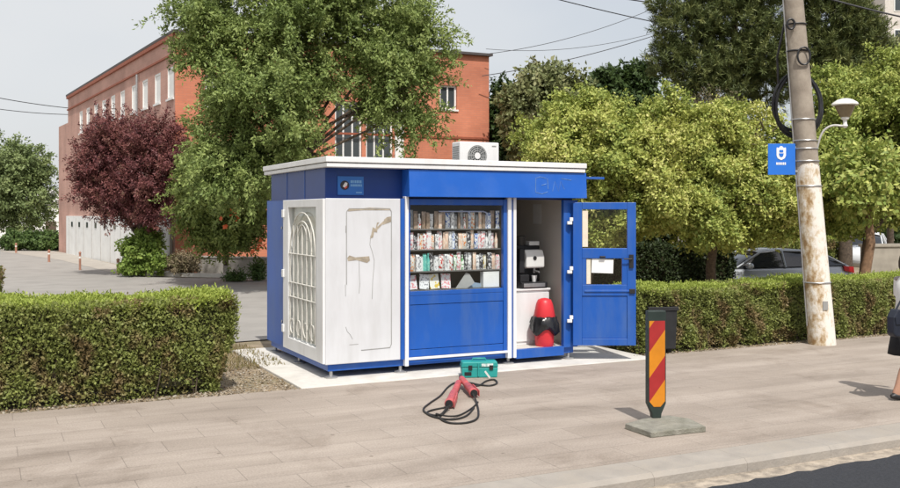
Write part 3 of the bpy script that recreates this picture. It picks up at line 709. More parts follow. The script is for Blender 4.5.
# inside by the door: cabinet, coffee machine, red bin
cab = thing('cabinet','low white cabinet just inside the open kiosk door','cabinet',S(3.22,0.62,0.205),ANG)
MB().box(-0.36,0.36,-0.24,0.24,0.0,0.78).build('carcass', white, cab, 0.006)
MB().box(-0.37,0.37,-0.265,0.25,0.782,0.81).build('worktop', white, cab, 0.006)
MB().box(-0.34,0.34,-0.258,-0.242,0.05,0.75).build('cabinet_door', white, cab, 0.004)
MB().box(-0.28,-0.26,-0.275,-0.259,0.35,0.5).build('handle', steel, cab, 0.003)
cm = thing('coffee_machine','black and white coffee machine on the cabinet inside the kiosk','coffee machine',S(3.32,0.56,1.016),ANG)
chrome = mat('brushed_white_steel',(0.7,0.7,0.68),0.3,0.06)
MB().box(-0.22,0.22,-0.20,0.17,0.0,0.09).build('base', black, cm, 0.01)
MB().box(-0.21,-0.06,-0.15,0.0,0.09,0.20).build('grounds_drawer', black, cm, 0.01)
MB().box(-0.21,0.21,0.0,0.17,0.09,0.62).build('tower', black, cm, 0.015)
MB().prism([(-0.17,0.30),(0.0,0.28),(0.0,0.56),(-0.12,0.56),(-0.17,0.46)],'x',-0.12,0.19).build('front_head', chrome, cm, 0.02)
MB().box(-0.21,-0.125,-0.13,0.0,0.22,0.58).build('grinder_column', black, cm, 0.015)
MB().lathe([(0.075,0),(0.085,0.12),(0.085,0.13),(0.07,0.14)],(-0.08,0.08,0.62),16).build('bean_hopper', mat('smoky_plastic',(0.05,0.045,0.04),0.25,0.1), cm, smooth=True)
MB().box(0.02,0.19,-0.02,0.15,0.62,0.68).build('cup_tray', chrome, cm, 0.006)
MB().lathe([(0.03,0),(0.03,0.006)],(0.02,-0.171,0.44),14,'y').build('dial', black, cm)
MB().tube([(0.05,-0.10,0.30),(0.05,-0.10,0.22)],0.02,10).tube([(0.05,-0.10,0.25),(0.05,-0.24,0.24)],0.013,8).build('portafilter', steel, cm, smooth=True)
MB().lathe([(0.03,0),(0.042,0.09),(0.038,0.09),(0.028,0.008)],(0.05,-0.10,0.092),14).build('cup', white, cm, smooth=True)
MB().box(-0.19,0.17,-0.215,-0.2005,0.02,0.075).build('drip_tray', steel, cm, 0.003)
redp = mat('red_plastic',(0.62,0.035,0.045),0.4,0.08,5)
bn = thing('waste_bin','red plastic waste bin with black bag round its middle in the kiosk doorway','bin',S(3.36,0.16,0.206),ANG)
MB().lathe([(0.128,0),(0.134,0.02),(0.142,0.25),(0.148,0.42)],(0,0,0),24).build('bin_body', redp, bn, smooth=True)
MB().lathe([(0.150,0.40),(0.158,0.42),(0.122,0.60),(0.110,0.63),(0.095,0.662),(0.05,0.682),(0.001,0.688)],(0,0,0),24).build('lid', redp, bn, smooth=True)
bg_ = MB(); nn = 36; rows = []
for i,(r,h) in enumerate([(0.138,0.20),(0.17,0.20),(0.205,0.25),(0.20,0.33),(0.175,0.41),(0.15,0.43)]):
    for j in range(nn):
        a = 2*math.pi*j/nn; k = 1+0.07*math.sin(9*a+i)+0.05*math.sin(5*a+2*i); dz = 0.05*math.sin(3*a+1)*(1 if i<3 else .3) if i<4 else 0
        rows.append((r*k*math.cos(a), r*k*math.sin(a), h+dz))
bg_.add(rows, [(i*nn+j,i*nn+(j+1)%nn,(i+1)*nn+(j+1)%nn,(i+1)*nn+j) for i in range(5) for j in range(nn)])
bg_.build('bin_bag', mat('black_bag',(0.015,0.015,0.017),0.25,0.2,10), bn, smooth=True)
# wall poster inside
o = MB().box(-0.003,0.0,-0.12,0.12,0,0.30).build('wall_poster', paper); o.location = S(KW-0.0925,0.95,1.95); o.rotation_euler=(0,0,ANG); tag(o,'pale sheet of paper pinned high on the inner kiosk wall','poster')

# air conditioner on the roof
ac = thing('air_conditioner','white air conditioner with round fan grille on the kiosk roof','air conditioner',S(2.54,0.62,2.742),ANG)
MB().box(-0.32,0.32,-0.02,0.24,0.03,0.395).build('casing', white, ac, 0.015)
MB().lathe([(0.150,0),(0.150,0.006)],(-0.045,-0.021,0.195),28,'y').build('fan_shade_disc', mat('fan_shadow_grey',(0.16,0.17,0.17),0.6,0.1), ac)  # solid disc; the shade behind the fan grille is put into its grey
fg = MB()
for r in (0.045,0.075,0.105,0.135,0.152):
    fg.tube([(-0.045+r*math.cos(t),-0.037,0.195+r*math.sin(t)) for t in np.linspace(0,2*math.pi,29)],0.0035,5,False)
for t in np.linspace(0,math.pi,7)[:-1]:
    fg.tube([(-0.045+0.152*math.cos(t),-0.036,0.195+0.152*math.sin(t)),(-0.045-0.152*math.cos(t),-0.036,0.195-0.152*math.sin(t))],0.003,5)
fg.build('fan_grille', mat('grille_grey',(0.45,0.45,0.44),0.5), ac)
MB().lathe([(0.045,0),(0.045,0.012)],(-0.045,-0.028,0.195),18,'y').build('fan_hub', white, ac)
MB().box(0.20,0.27,-0.0245,-0.0205,0.335,0.35).build('badge', grey_line, ac)
for x in (-0.24,0.24): MB().box(x-0.03,x+0.03,-0.04,0.26,0,0.029).build('foot', steel, ac)
sv = MB()
for i in range(9): sv.box(-0.327,-0.3205,0.0,0.2,0.08+i*0.03,0.092+i*0.03)
sv.build('side_louvre', grey_line, ac)

# ================================================================== THINGS ON THE PAVEMENT
p = G(479,376.5)
teal = mat('teal_plastic',(0.02,0.28,0.26),0.45,0.08,5)
tb = thing('toolbox','teal plastic toolbox standing on pavement in front of the kiosk','toolbox',p,R(6))
MB().prism([(-0.225,0.0),(0.225,0.0),(0.235,0.13),(-0.235,0.13)],'y',-0.09,0.10).build('case', teal, tb, 0.012)
MB().prism([(-0.24,0.131),(0.24,0.131),(0.225,0.205),(-0.225,0.205)],'y',-0.095,0.105).build('lid', teal, tb, 0.014)
MB().tube([(-0.09,0.0,0.205),(-0.08,0.0,0.235),(0.08,0.0,0.235),(0.09,0.0,0.205)],0.011,8).build('handle', teal, tb, smooth=True)
for x in (-0.15,0.12): MB().box(x,x+0.05,-0.104,-0.0955,0.10,0.16).build('latch', black, tb, 0.003)
MB().box(-0.20,-0.11,-0.0945,-0.0905,0.03,0.075).build('vent_slot', black, tb)
MB().box(-0.03,-0.012,-0.11,-0.0955,0.02,0.19).build('corner_rib', teal, tb, 0.003)
MB().box(0.02,0.17,-0.099,-0.0955,0.145,0.180).build('label', mat('worn_white_print',(0.70,0.74,0.72),0.6,0.2,20,dirt=(0.10,0.32,0.30),dirt_amt=0.9,dscale=26), tb)
# cable with red couplings
pc = G(458,405)
cb = thing('extension_cable','black cable loop with two red couplings lying on the pavement','cable',pc)
def L(px,py,z=0.012):
    q = G(px,py) - pc; return (q.x,q.y,z)
def smooth_path(pts, n=8):
    P = [Vector(p) for p in pts]; out = []
    for i in range(len(P)-1):
        p0,p1,p2,p3 = P[max(i-1,0)],P[i],P[i+1],P[min(i+2,len(P)-1)]
        for j in range(n):
            t=j/n; out.append(0.5*((2*p1)+(p2-p0)*t+(2*p0-5*p1+4*p2-p3)*t*t+(3*p1-p0-3*p2+p3)*t**3))
    return out+[P[-1]]
cabm = mat('cable_rubber',(0.02,0.019,0.018),0.6,0.2)
cbm = MB()
cbm.tube(smooth_path([L(472,397,0.06),L(477,405),L(478,418),L(468,423.5),L(450,424),L(440,419),L(444,414),L(450,410,.05)]),0.011,7)
cbm.tube(smooth_path([L(447,412,.05),L(440,416),L(428,415),L(423.5,410),L(430,404),L(440,397),L(448,388),L(456,383.5),L(468,383.5),L(478,385.5),L(490,386.5),L(497,384),L(494,380.5),L(486,382),L(480,386),L(474,387)]),0.011,7)
cbm.tube(smooth_path([L(478,403),L(472,409),L(460,416),L(448,419,.03),L(436,416.5,.03)]),0.009,7)
cbm.tube(smooth_path([L(450,411,.05),L(443,409),L(431,411.5),L(427,414.5),L(436,418.5),L(452,420.5),L(466,417),L(474,409)]),0.010,7)
cbm.build('flex', cabm, cb, smooth=True)
def coupling(a, bb):
    a = Vector(a); bb = Vector(bb); d = (bb-a); ln = d.length
    m4 = Matrix.Translation(a) @ d.to_track_quat('Z','Y').to_matrix().to_4x4()
    o = MB().lathe([(0.018,0.0),(0.030,0.02),(0.038,0.06),(0.038,ln*0.45),(0.033,ln*0.47),(0.033,ln*0.50),(0.045,ln*0.53),(0.047,ln*0.9),(0.053,ln*0.91),(0.053,ln*0.98),(0.047,ln)],(0,0,0),18).build('coupling', mat('faded_red_plastic',(0.50,0.10,0.10),0.5,0.2,9,dirt=(0.25,0.10,0.09),dirt_amt=0.6,dscale=14), cb, smooth=True)
    o.matrix_local = m4
    s = MB().lathe([(0.043,0),(0.043,0.004)],(0,0,ln),18).build('socket_face', black, o)
    MB().prism([(0.038,ln*0.60),(0.056,ln*0.64),(0.064,ln*1.02),(0.054,ln*1.02)],'y',-0.035,0.035).build('flap_lid', o.data.materials[0], o, 0.004)
    r = MB().lathe([(0.022,0),(0.024,0.03)],(0,0,-0.029),12).build('cable_gland', black, o)
    return o
coupling(L(459,388,0.075), L(449,409,0.055)); coupling(L(461,386,0.10), L(474,398,0.055))
tagp = MB().box(-0.012,0.012,-0.001,0.001,-0.12,0.0).build('cable_tag', paper, cb); tagp.location = (L(485,379,0.10)); tagp.rotation_euler=(R(20),R(-35),0)

# striped marker post on a slab
ps = G(656,423)
mk = thing('marker_post','red and orange striped marker board on a loose concrete slab by the kerb','marker post',ps,R(8))
slab = MB(); sp = [G(625,429),G(651,438),G(706,432),G(690,424),G(668,420.5),G(642,424)]
for_ = [((q-ps).x,(q-ps).y) for q in sp]
slab.prism(for_,'z',0.0,0.055)
so_ = slab.build('base_slab', mat('weathered_concrete',(0.26,0.25,0.21),0.95,0.25,9,0.7,dirt=(0.13,0.13,0.09),dirt_amt=0.6,dscale=6), mk, 0.008); so_.rotation_euler=(0,0,-R(8))
def stripe_mat():
    m, n, out = new_mat('striped_reflective')
    b = n.nodes.new('ShaderNodeBsdfPrincipled'); b.inputs['Roughness'].default_value = 0.35
    tc = n.nodes.new('ShaderNodeTexCoord'); sp_ = n.nodes.new('ShaderNodeSeparateXYZ'); n.links.new(tc.outputs['Object'], sp_.inputs[0])
    a = n.nodes.new('ShaderNodeMath'); a.operation='MULTIPLY_ADD'; a.inputs[1].default_value=-1.35; n.links.new(sp_.outputs[0],a.inputs[0]); n.links.new(sp_.outputs[2],a.inputs[2])
    d = n.nodes.new('ShaderNodeMath'); d.operation='MULTIPLY'; d.inputs[1].default_value=1/0.50; n.links.new(a.outputs[0],d.inputs[0])
    ad = n.nodes.new('ShaderNodeMath'); ad.operation='ADD'; ad.inputs[1].default_value=0.86; n.links.new(d.outputs[0],ad.inputs[0])
    f = n.nodes.new('ShaderNodeMath'); f.operation='FRACT'; n.links.new(ad.outputs[0],f.inputs[0])
    g = n.nodes.new('ShaderNodeMath'); g.operation='GREATER_THAN'; g.inputs[1].default_value=0.52; n.links.new(f.outputs[0],g.inputs[0])
    nz = n.nodes.new('ShaderNodeTexNoise'); nz.inputs['Scale'].default_value=9; n.links.new(tc.outputs['Object'],nz.inputs['Vector'])
    mx = n.nodes.new('ShaderNodeMixRGB'); mx.inputs[1].default_value=(0.72,0.26,0.015,1); mx.inputs[2].default_value=(0.42,0.03,0.03,1); n.links.new(g.outputs[0],mx.inputs[0])
    m2 = n.nodes.new('ShaderNodeMixRGB'); m2.blend_type='MULTIPLY'; m2.inputs[0].default_value=0.35; n.links.new(mx.outputs[0],m2.inputs[1]); n.links.new(nz.outputs[0],m2.inputs[2])
    n.links.new(m2.outputs[0],b.inputs['Base Color']); n.links.new(b.outputs[0],out.inputs[0]); return m
mdark = mat('dark_green_plastic',(0.022,0.035,0.03),0.5,0.2,6)
MB().prism([(-0.095,0.20),(-0.05,0.10),(-0.045,0.055),(0.045,0.055),(0.05,0.10),(0.095,0.20),(0.095,1.13),(-0.095,1.13)],'y',-0.03,0.05).build('board_body', mdark, mk, 0.008)
MB().prism([(-0.082,0.225),(-0.035,0.17),(0.035,0.17),(0.082,0.225),(0.082,1.03),(-0.082,1.03)],'y',-0.0345,-0.0305).build('stripe_face', stripe_mat(), mk)
MB().box(0.02,0.07,0.051,0.058,0.45,0.52).build('sticker', mat('yellow_sticker',(0.6,0.55,0.15),0.6), mk)
# litter bin
lbp = G(660,352)
lb = thing('litter_bin','small black litter bin by the hedge behind the striped marker','litter bin',lbp,ANG*0.3)
MB().prism([(-0.20,0.06),(0.20,0.06),(0.225,0.64),(-0.225,0.64)],'y',-0.14,0.16).build('bin_body', mat('bin_black',(0.02,0.021,0.023),0.4,0.2,6), lb, 0.015)
MB().box(-0.24,0.24,-0.155,-0.12,0.64,0.70).box(-0.24,0.24,0.14,0.175,0.64,0.70).box(-0.24,-0.205,-0.12,0.14,0.64,0.70).box(0.205,0.24,-0.12,0.14,0.64,0.70).build('bin_rim', black, lb, 0.006)
for x in (-0.16,0.10): MB().box(x,x+.06,-0.05,0.05,0,0.06).build('foot', black, lb)

# ================================================================== CONCRETE POLE AND FITTINGS
pb = G(822,344)
HT = 8.6; lean = -0.47/5.58
def pole_x(z): return lean*z
pm_, pn, pout = new_mat('pole_concrete')
def pole_mat():
    m, n, out = pm_, pm_.node_tree, pout
    b = n.nodes.new('ShaderNodeBsdfPrincipled'); b.inputs['Roughness'].default_value=0.9
    tc = n.nodes.new('ShaderNodeTexCoord'); sp_ = n.nodes.new('ShaderNodeSeparateXYZ'); n.links.new(tc.outputs['Object'],sp_.inputs[0])
    nz = n.nodes.new('ShaderNodeTexNoise'); nz.inputs['Scale'].default_value=5; nz.inputs['Detail'].default_value=8; n.links.new(tc.outputs['Object'],nz.inputs['Vector'])
    c1 = n.nodes.new('ShaderNodeValToRGB'); c1.color_ramp.elements[0].position=.3; c1.color_ramp.elements[1].position=.7
    c1.color_ramp.elements[0].color=(0.24,0.20,0.16,1); c1.color_ramp.elements[1].color=(0.37,0.32,0.26,1); n.links.new(nz.outputs[0],c1.inputs[0])
    c2 = n.nodes.new('ShaderNodeValToRGB'); e=c2.color_ramp.elements; e[0].position=.36; e[0].color=(0.32,0.20,0.09,1); e[1].position=.56; e[1].color=(0.74,0.70,0.63,1)
    k=e.new(0.45); k.color=(0.54,0.43,0.29,1)
    mp = n.nodes.new('ShaderNodeMapping'); mp.inputs['Scale'].default_value=(1.8,1.8,1.0); n.links.new(tc.outputs['Object'],mp.inputs['Vector'])
    n2 = n.nodes.new('ShaderNodeTexNoise'); n2.inputs['Scale'].default_value=4.5; n2.inputs['Detail'].default_value=10; n2.inputs['Roughness'].default_value=.68; n.links.new(mp.outputs[0],n2.inputs['Vector'])
    # more rust on the road-left flank: shift by x, and by middle height
    ax = n.nodes.new('ShaderNodeMath'); ax.operation='MULTIPLY_ADD'; ax.inputs[1].default_value=0.45; n.links.new(sp_.outputs[0],ax.inputs[0]); n.links.new(n2.outputs[0],ax.inputs[2])
    az = n.nodes.new('ShaderNodeMath'); az.operation='MULTIPLY_ADD'; az.inputs[1].default_value=0.035; n.links.new(sp_.outputs[2],az.inputs[0]); n.links.new(ax.outputs[0],az.inputs[2])
    a2 = n.nodes.new('ShaderNodeMath'); a2.operation='ADD'; a2.inputs[1].default_value=0.03; n.links.new(az.outputs[0],a2.inputs[0])
    n.links.new(a2.outputs[0],c2.inputs[0])
    zz = n.nodes.new('ShaderNodeMath'); zz.operation='MULTIPLY_ADD'; zz.inputs[1].default_value=0.25; n.links.new(nz.outputs[0],zz.inputs[0]); n.links.new(sp_.outputs[2],zz.inputs[2])
    gt = n.nodes.new('ShaderNodeMath'); gt.operation='GREATER_THAN'; gt.inputs[1].default_value=3.0; n.links.new(zz.outputs[0],gt.inputs[0])
    mx = n.nodes.new('ShaderNodeMixRGB'); n.links.new(gt.outputs[0],mx.inputs[0]); n.links.new(c2.outputs[0],mx.inputs[1]); n.links.new(c1.outputs[0],mx.inputs[2])
    n.links.new(mx.outputs[0],b.inputs['Base Color'])
    bp = n.nodes.new('ShaderNodeBump'); bp.inputs['Strength'].default_value=.5; bp.inputs['Distance'].default_value=.03; n.links.new(n2.outputs[0],bp.inputs['Height']); n.links.new(bp.outputs[0],b.inputs['Normal'])
    n.links.new(b.outputs[0],out.inputs[0]); return m
PMAT = pole_mat()
pole = thing('utility_pole','leaning concrete utility pole with flaking white paint on its lower half','utility pole',pb)
def prad(z): return 0.215 - 0.0105*z
MB().tube([(pole_x(z),0,z) for z in np.linspace(-0.1,HT,24)],[prad(z) for z in np.linspace(-0.1,HT,24)],28).build('shaft', PMAT, pole, smooth=True)
def ring(z, r=0.012, grow=0.006, m=None, nm='band'):
    R_ = prad(z)+grow
    return MB().tube([(pole_x(z)+R_*math.cos(t),R_*math.sin(t),z) for t in np.linspace(0,2*math.pi,33)],r,6,False).build(nm, m or steel, pole, smooth=True)
for z in (1.0,2.55,2.95,3.15,3.28,3.62): ring(z)
ring(4.72,0.016,0.01,black,'strap'); ring(5.15,0.012,0.01,black,'strap')
MB().tube([(pole_x(z)-prad(z)-0.015,-0.03,z) for z in np.linspace(0.3,7.5,12)],0.012,6).build('ground_wire', steel, pole)
MB().tube([(pole_x(4.6)+0.10*math.cos(t)+0.02,-prad(4.6)-0.03,4.62+0.14*math.sin(t)) for t in np.linspace(0,2*math.pi,22)],0.016,6,False).build('wire_loop', black, pole, smooth=True)
MB().tube([(pole_x(5.1)+0.06*math.cos(t)-0.14,-prad(5.1)-0.02,5.13+0.08*math.sin(t)) for t in np.linspace(0,2*math.pi,18)],0.018,6,False).build('wire_loop', black, pole, smooth=True)
MB().box(-0.9,0.9,-0.05,0.05,HT-0.35,HT-0.25).build('crossarm', steel, pole).location=(pole_x(HT),-0.2,0)
MB().box(-0.04,0.04,-0.22,-0.19,1.02,1.16).build('number_plate', grey_line, pole).location=(pole_x(0.6)+0.02,0,-0.45)
coil = thing('cable_coil','thick black cable coil hung round the concrete pole above the blue sign','cable coil',(pb.x+pole_x(3.9),pb.y,3.9))
cc = MB()
for (rx,rz,oy,dx,dz) in ((0.36,0.50,0.235,0.03,0.0),(0.40,0.47,0.25,0.02,0.04),(0.38,0.52,0.27,0.05,-0.03)):
    cc.tube([(dx+rx*math.cos(t),oy+0.05*math.sin(2*t),dz+rz*math.sin(t)) for t in np.linspace(0,2*math.pi,40)],0.026,8,False)
cc.build('coiled_cable', black, coil, smooth=True)
MB().tube([(-0.30,0.22,0.25),(-0.36,0.1,0.75),(-0.26,0.0,1.35)],0.018,6).build('cable_tail', black, coil, smooth=True)
# blue street sign
zs = 3.0
sgn = thing('pole_sign','small blue sign with a white shield fixed on the leaning concrete pole','sign',(pb.x+pole_x(zs)-0.20,pb.y-0.05,zs-0.27))
sblue = mat('sign_enamel_blue',(0.02,0.16,0.62),0.35,0.05)
MB().box(-0.44,0.0,-0.015,0.0,0.0,0.50).build('plate', sblue, sgn, 0.004)
MB().prism([(-0.305,0.42),(-0.30,0.44),(-0.27,0.43),(-0.245,0.46),(-0.215,0.46),(-0.19,0.43),(-0.16,0.44),(-0.155,0.42),(-0.155,0.31),(-0.175,0.265),(-0.23,0.235),(-0.285,0.265),(-0.305,0.31)],'y',-0.021,-0.0155).build('shield', paper, sgn)
MB().box(-0.262,-0.198,-0.0245,-0.0215,0.36,0.40).prism([(-0.27,0.345),(-0.19,0.345),(-0.20,0.30),(-0.23,0.28),(-0.26,0.30)],'y',-0.0245,-0.0215).build('shield_charge', sblue, sgn)
lt = MB(); x=-0.31
for wv in (0.022,0.016,0.022,0.012,0.022,0.02): lt.box(x,x+wv,-0.019,-0.0155,0.16,0.20); x+=wv+0.008
lt.build('lettering', paper, sgn)
MB().box(0.0,0.06,-0.012,0.0,0.42,0.46).box(0.0,0.06,-0.012,0.0,0.04,0.08).build('bracket', steel, sgn)
# lantern
zl = 3.28
lmp = thing('street_lamp','white street lantern on a curved arm fixed to the concrete pole','street lamp',(pb.x+pole_x(zl)+0.17,pb.y-0.02,zl))
aw_ = smooth_path([(0.0,-0.05,-0.12),(0.03,-0.1,0.05),(0.09,-0.14,0.17),(0.20,-0.18,0.23),(0.36,-0.20,0.22),(0.42,-0.20,0.22)])
MB().tube(aw_,0.018,8).build('arm', mat('lamp_grey',(0.55,0.54,0.52),0.4,0.1), lmp, smooth=True)
whl = mat('lamp_white',(0.75,0.74,0.70),0.4,0.05)
MB().lathe([(0.02,-0.09),(0.045,-0.06),(0.03,-0.02),(0.03,0.03),(0.06,0.05),(0.065,0.08)],(0.385,-0.20,0.28),16).build('holder', whl, lmp, smooth=True)
MB().lathe([(0.075,0.08),(0.10,0.13),(0.15,0.25),(0.155,0.27)],(0.385,-0.20,0.28),20).build('lantern_glass', mat('lamp_amber_glass',(0.22,0.17,0.10),0.25,0.2), lmp, smooth=True)
MB().lathe([(0.19,0.265),(0.205,0.28),(0.19,0.31),(0.12,0.355),(0.06,0.375),(0.001,0.38)],(0.385,-0.20,0.28),22).build('lamp_shade', whl, lmp, smooth=True)

# ================================================================== BUILDING
def px_line(a, bb, z): pass
Fp = Vector(((68-450)/F*50.2,50.2,0)); Np = Vector(((175-450)/F*32.5,32.5,0)); Ep = Vector(((489-450)/F*37.4,37.4,0))
HB = 8.36
dA = (Fp-Np).normalized(); lenA = (Fp-Np).length; dB = (Ep-Np).normalized(); lenB = (Ep-Np).length
def brickmat(name, a, b_, mort, rot=0.0):
    m, n, out = new_mat(name)
    bs = n.nodes.new('ShaderNodeBsdfPrincipled'); bs.inputs['Roughness'].default_value=0.9
    tc = n.nodes.new('ShaderNodeTexCoord'); mp = n.nodes.new('ShaderNodeMapping'); mp.inputs['Rotation'].default_value=(R(90),0,0)
    n.links.new(tc.outputs['Object'],mp.inputs['Vector'])
    br = n.nodes.new('ShaderNodeTexBrick'); br.inputs['Scale'].default_value=1; br.inputs['Brick Width'].default_value=.26; br.inputs['Row Height'].default_value=.085; br.inputs['Mortar Size'].default_value=.008
    br.inputs['Color1'].default_value=(*a,1); br.inputs['Color2'].default_value=(*b_,1); br.inputs['Mortar'].default_value=(*mort,1)
    n.links.new(mp.outputs[0],br.inputs['Vector'])
    nz = n.nodes.new('ShaderNodeTexNoise'); nz.inputs['Scale'].default_value=.6; nz.inputs['Detail'].default_value=6; n.links.new(tc.outputs['Object'],nz.inputs['Vector'])
    rp = n.nodes.new('ShaderNodeValToRGB'); rp.color_ramp.elements[0].position=.3; rp.color_ramp.elements[1].position=.7; rp.color_ramp.elements[0].color=(.72,.70,.70,1); rp.color_ramp.elements[1].color=(1.12,1.12,1.12,1); n.links.new(nz.outputs[0],rp.inputs[0])
    mx = n.nodes.new('ShaderNodeMixRGB'); mx.blend_type='MULTIPLY'; mx.inputs[0].default_value=1; n.links.new(br.outputs['Color'],mx.inputs[1]); n.links.new(rp.outputs[0],mx.inputs[2])
    n.links.new(mx.outputs[0],bs.inputs['Base Color']); n.links.new(bs.outputs[0],out.inputs[0]); return m
bo = brickmat('orange_brick',(0.56,0.20,0.115),(0.61,0.225,0.13),(0.50,0.21,0.14))
bp_ = brickmat('pink_brown_brick',(0.52,0.30,0.24),(0.57,0.33,0.265),(0.53,0.36,0.30))
bld = thing('brick_building','long orange brick building with white windows behind the trees','building',Np,0)
# wall frames: local x along the wall, y outward negative, z up; each wall is a mesh with cut openings
def wall(name, origin, d, length, h, openings, m, thick=0.35, z0=-0.3):
    """openings = (x0,x1,z0,z1), on a rectangular grid of cells; outward = right-hand normal (-y local)"""
    xs = sorted({0.0,length}|{o[0] for o in openings}|{o[1] for o in openings}); zs_ = sorted({z0,h}|{o[2] for o in openings}|{o[3] for o in openings})
    mb = MB()
    def inside(x,z): return any(o[0]<x<o[1] and o[2]<z<o[3] for o in openings)
    for i in range(len(xs)-1):
        for j in range(len(zs_)-1):
            if not inside((xs[i]+xs[i+1])/2,(zs_[j]+zs_[j+1])/2):
                mb.add([(xs[i],0,zs_[j]),(xs[i+1],0,zs_[j]),(xs[i+1],0,zs_[j+1]),(xs[i],0,zs_[j+1])],[(0,1,2,3)])
    for (a,b_,c,e) in openings:
        mb.add([(a,0,c),(b_,0,c),(b_,thick,c),(a,thick,c),(a,0,e),(b_,0,e),(b_,thick,e),(a,thick,e)],[(0,1,2,3),(4,7,6,5),(0,3,7,4),(1,5,6,2)])
    me = bpy.data.meshes.new(name); me.from_pydata(mb.v,[],mb.f); me.materials.append(m)
    o = bpy.data.objects.new(name, me); COL.objects.link(o); o.parent = bld
    o.location = origin - Np; o.rotation_euler=(0,0,math.atan2(d.y,d.x)); return o
winw = mat('window_white',(0.78,0.78,0.76),0.5,0.03); wing = mat('window_dark_glass',(0.05,0.06,0.065),0.08,0.2,0.4,spec=0.6)
def window(par, a, b_, c, e, bars=1, m_frame=winw, blind=False):
    fw = 0.07; yo = 0.012 if blind else 0.10
    f = MB().box(a,a+fw,yo,yo+.07,c,e).box(b_-fw,b_,yo,yo+.07,c,e).box(a+fw,b_-fw,yo,yo+.07,c,c+fw).box(a+fw,b_-fw,yo,yo+.07,e-fw,e)
    for i in range(bars):
        x = a+(b_-a)*(i+1)/(bars+1); f.box(x-.03,x+.03,yo+.005,yo+.065,c+fw,e-fw)
    wo_ = f.build('window', m_frame, par)
    MB().box(a+fw,b_-fw,yo+.03,yo+.04,c+fw,e-fw).build('pane', winw if blind else wing, wo_)
    MB().box(a-.05,b_+.05,-0.05,0.10,c-.07,c-.002).build('sill', winw, wo_)
    return wo_
# long side wall (faces the driveway): from the far corner to the near corner
dS = -dA
def x_on_side(px):
    p = (px-450)/F; return (p*Fp.y - Fp.x)/(dS.x - p*dS.y)
ops = []
for px in (81,88,96,104,113,122.5,134,145,157.5,170.5):
    x = x_on_side(px); ops.append((x-0.42,x+0.42,6.15,7.25))
ops2 = []
for px in (84,100,118,140): 
    x = x_on_side(px); ops2.append((x-0.6,x+0.6,3.3,4.6))
ws = wall('side_wall', Fp, dS, lenA, HB, ops+ops2, bp_)
for o_ in ops: window(ws,*o_,bars=0,blind=True)
for o_ in ops2: window(ws,*o_,bars=1)
plw = mat('whitewashed_plaster',(0.80,0.80,0.78),0.8,0.05,1.5,dirt=(0.62,0.6,0.56),dirt_amt=0.4)
MB().box(0.05,lenA-0.3,-0.10,-0.002,-0.3,2.0).build('plaster_base', plw, ws)
gl_ = MB()
for i in range(10): gl_.box(0.9+i*2.0,0.97+i*2.0,-0.118,-0.101,0,1.9)
gl_.build('base_joints', mat('joint_grey',(0.45,0.44,0.42),0.8), ws)
vn = MB()
for i in range(9): vn.box(1.6+i*2.0,2.0+i*2.0,-0.118,-0.101,1.45,1.7)
vn.build('base_vents', wing, ws)
# orange strip wall beside plaster (ground storey above the base), front wall facing the street
xf = lambda px,: None
def x_on_front(px):
    p = (px-450)/F; return (p*Np.y - Np.x)/(dB.x - p*dB.y)
fo = [(x_on_front(440),x_on_front(457),2.1+104/F*36.9,2.1+128/F*36.9),(x_on_front(335),x_on_front(362),2.35,6.3),(x_on_front(366),x_on_front(393),2.35,6.3),(x_on_front(205),x_on_front(222),5.9,7.0),(x_on_front(262),x_on_front(280),5.9,7.0)]
wfr = wall('front_wall', Np, dB, lenB, HB, fo, bo)
window(wfr,*fo[0],bars=1); window(wfr,*fo[1],bars=2); window(wfr,*fo[2],bars=2); window(wfr,*fo[3],bars=1); window(wfr,*fo[4],bars=1)
MB().box(x_on_front(394.5),x_on_front(403),-0.08,-0.002,0,6.4).build('white_pilaster', plw, wfr)
MB().box(0.02,lenB-0.02,-0.04,-0.002,5.05,5.13).box(0.02,lenB-.02,-0.04,-0.002,2.0,2.06).build('string_course', mat('dark_joint',(0.30,0.09,0.05),0.9), wfr)
dC = Vector((-dB.y,dB.x,0))
Ep2 = Ep + dA*lenA*0.98
wall('end_wall', Ep, (Ep2-Ep).normalized(), (Ep2-Ep).length, HB, [], bo)
wall('rear_wall', Ep2, (Fp-Ep2).normalized(), (Fp-Ep2).length, HB, [], bp_)
corn = mat('roof_edge_brick',(0.30,0.10,0.06),0.8,0.1); dkroof = mat('dark_roof_sheet',(0.08,0.07,0.07),0.7,0.1)
quad = [Fp-Np, Vector((0,0,0)), Ep-Np, Ep2-Np]
def ofs(q, k):
    c = sum(q, Vector())/4
    return [p+(p-c).normalized()*k for p in q]
MB().prism([(p.x,p.y) for p in ofs(quad,0.18)],'z',HB+0.003,HB+0.10).build('roof', dkroof, bld)
MB().box(0.0,lenA,-0.06,-0.002,HB-0.75,HB-0.68).build('cornice', corn, ws)
MB().box(0,lenA,-0.09,-0.002,HB-0.14,HB-0.002).build('cornice', corn, ws)
# downpipe on the side wall
xp = x_on_side(139); MB().tube([(xp,-0.08,0),(xp,-0.08,HB-0.8)],0.045,8).build('downpipe', steel, ws)
# lower annex at the far end
An = MB(); An.box(0,3.2,-5,-0.05,-0.3,7.0)
ao = An.build('annex', bp_, bld); ao.location = Fp-Np + dA*0.02; ao.rotation_euler=(0,0,math.atan2(dA.y,dA.x))
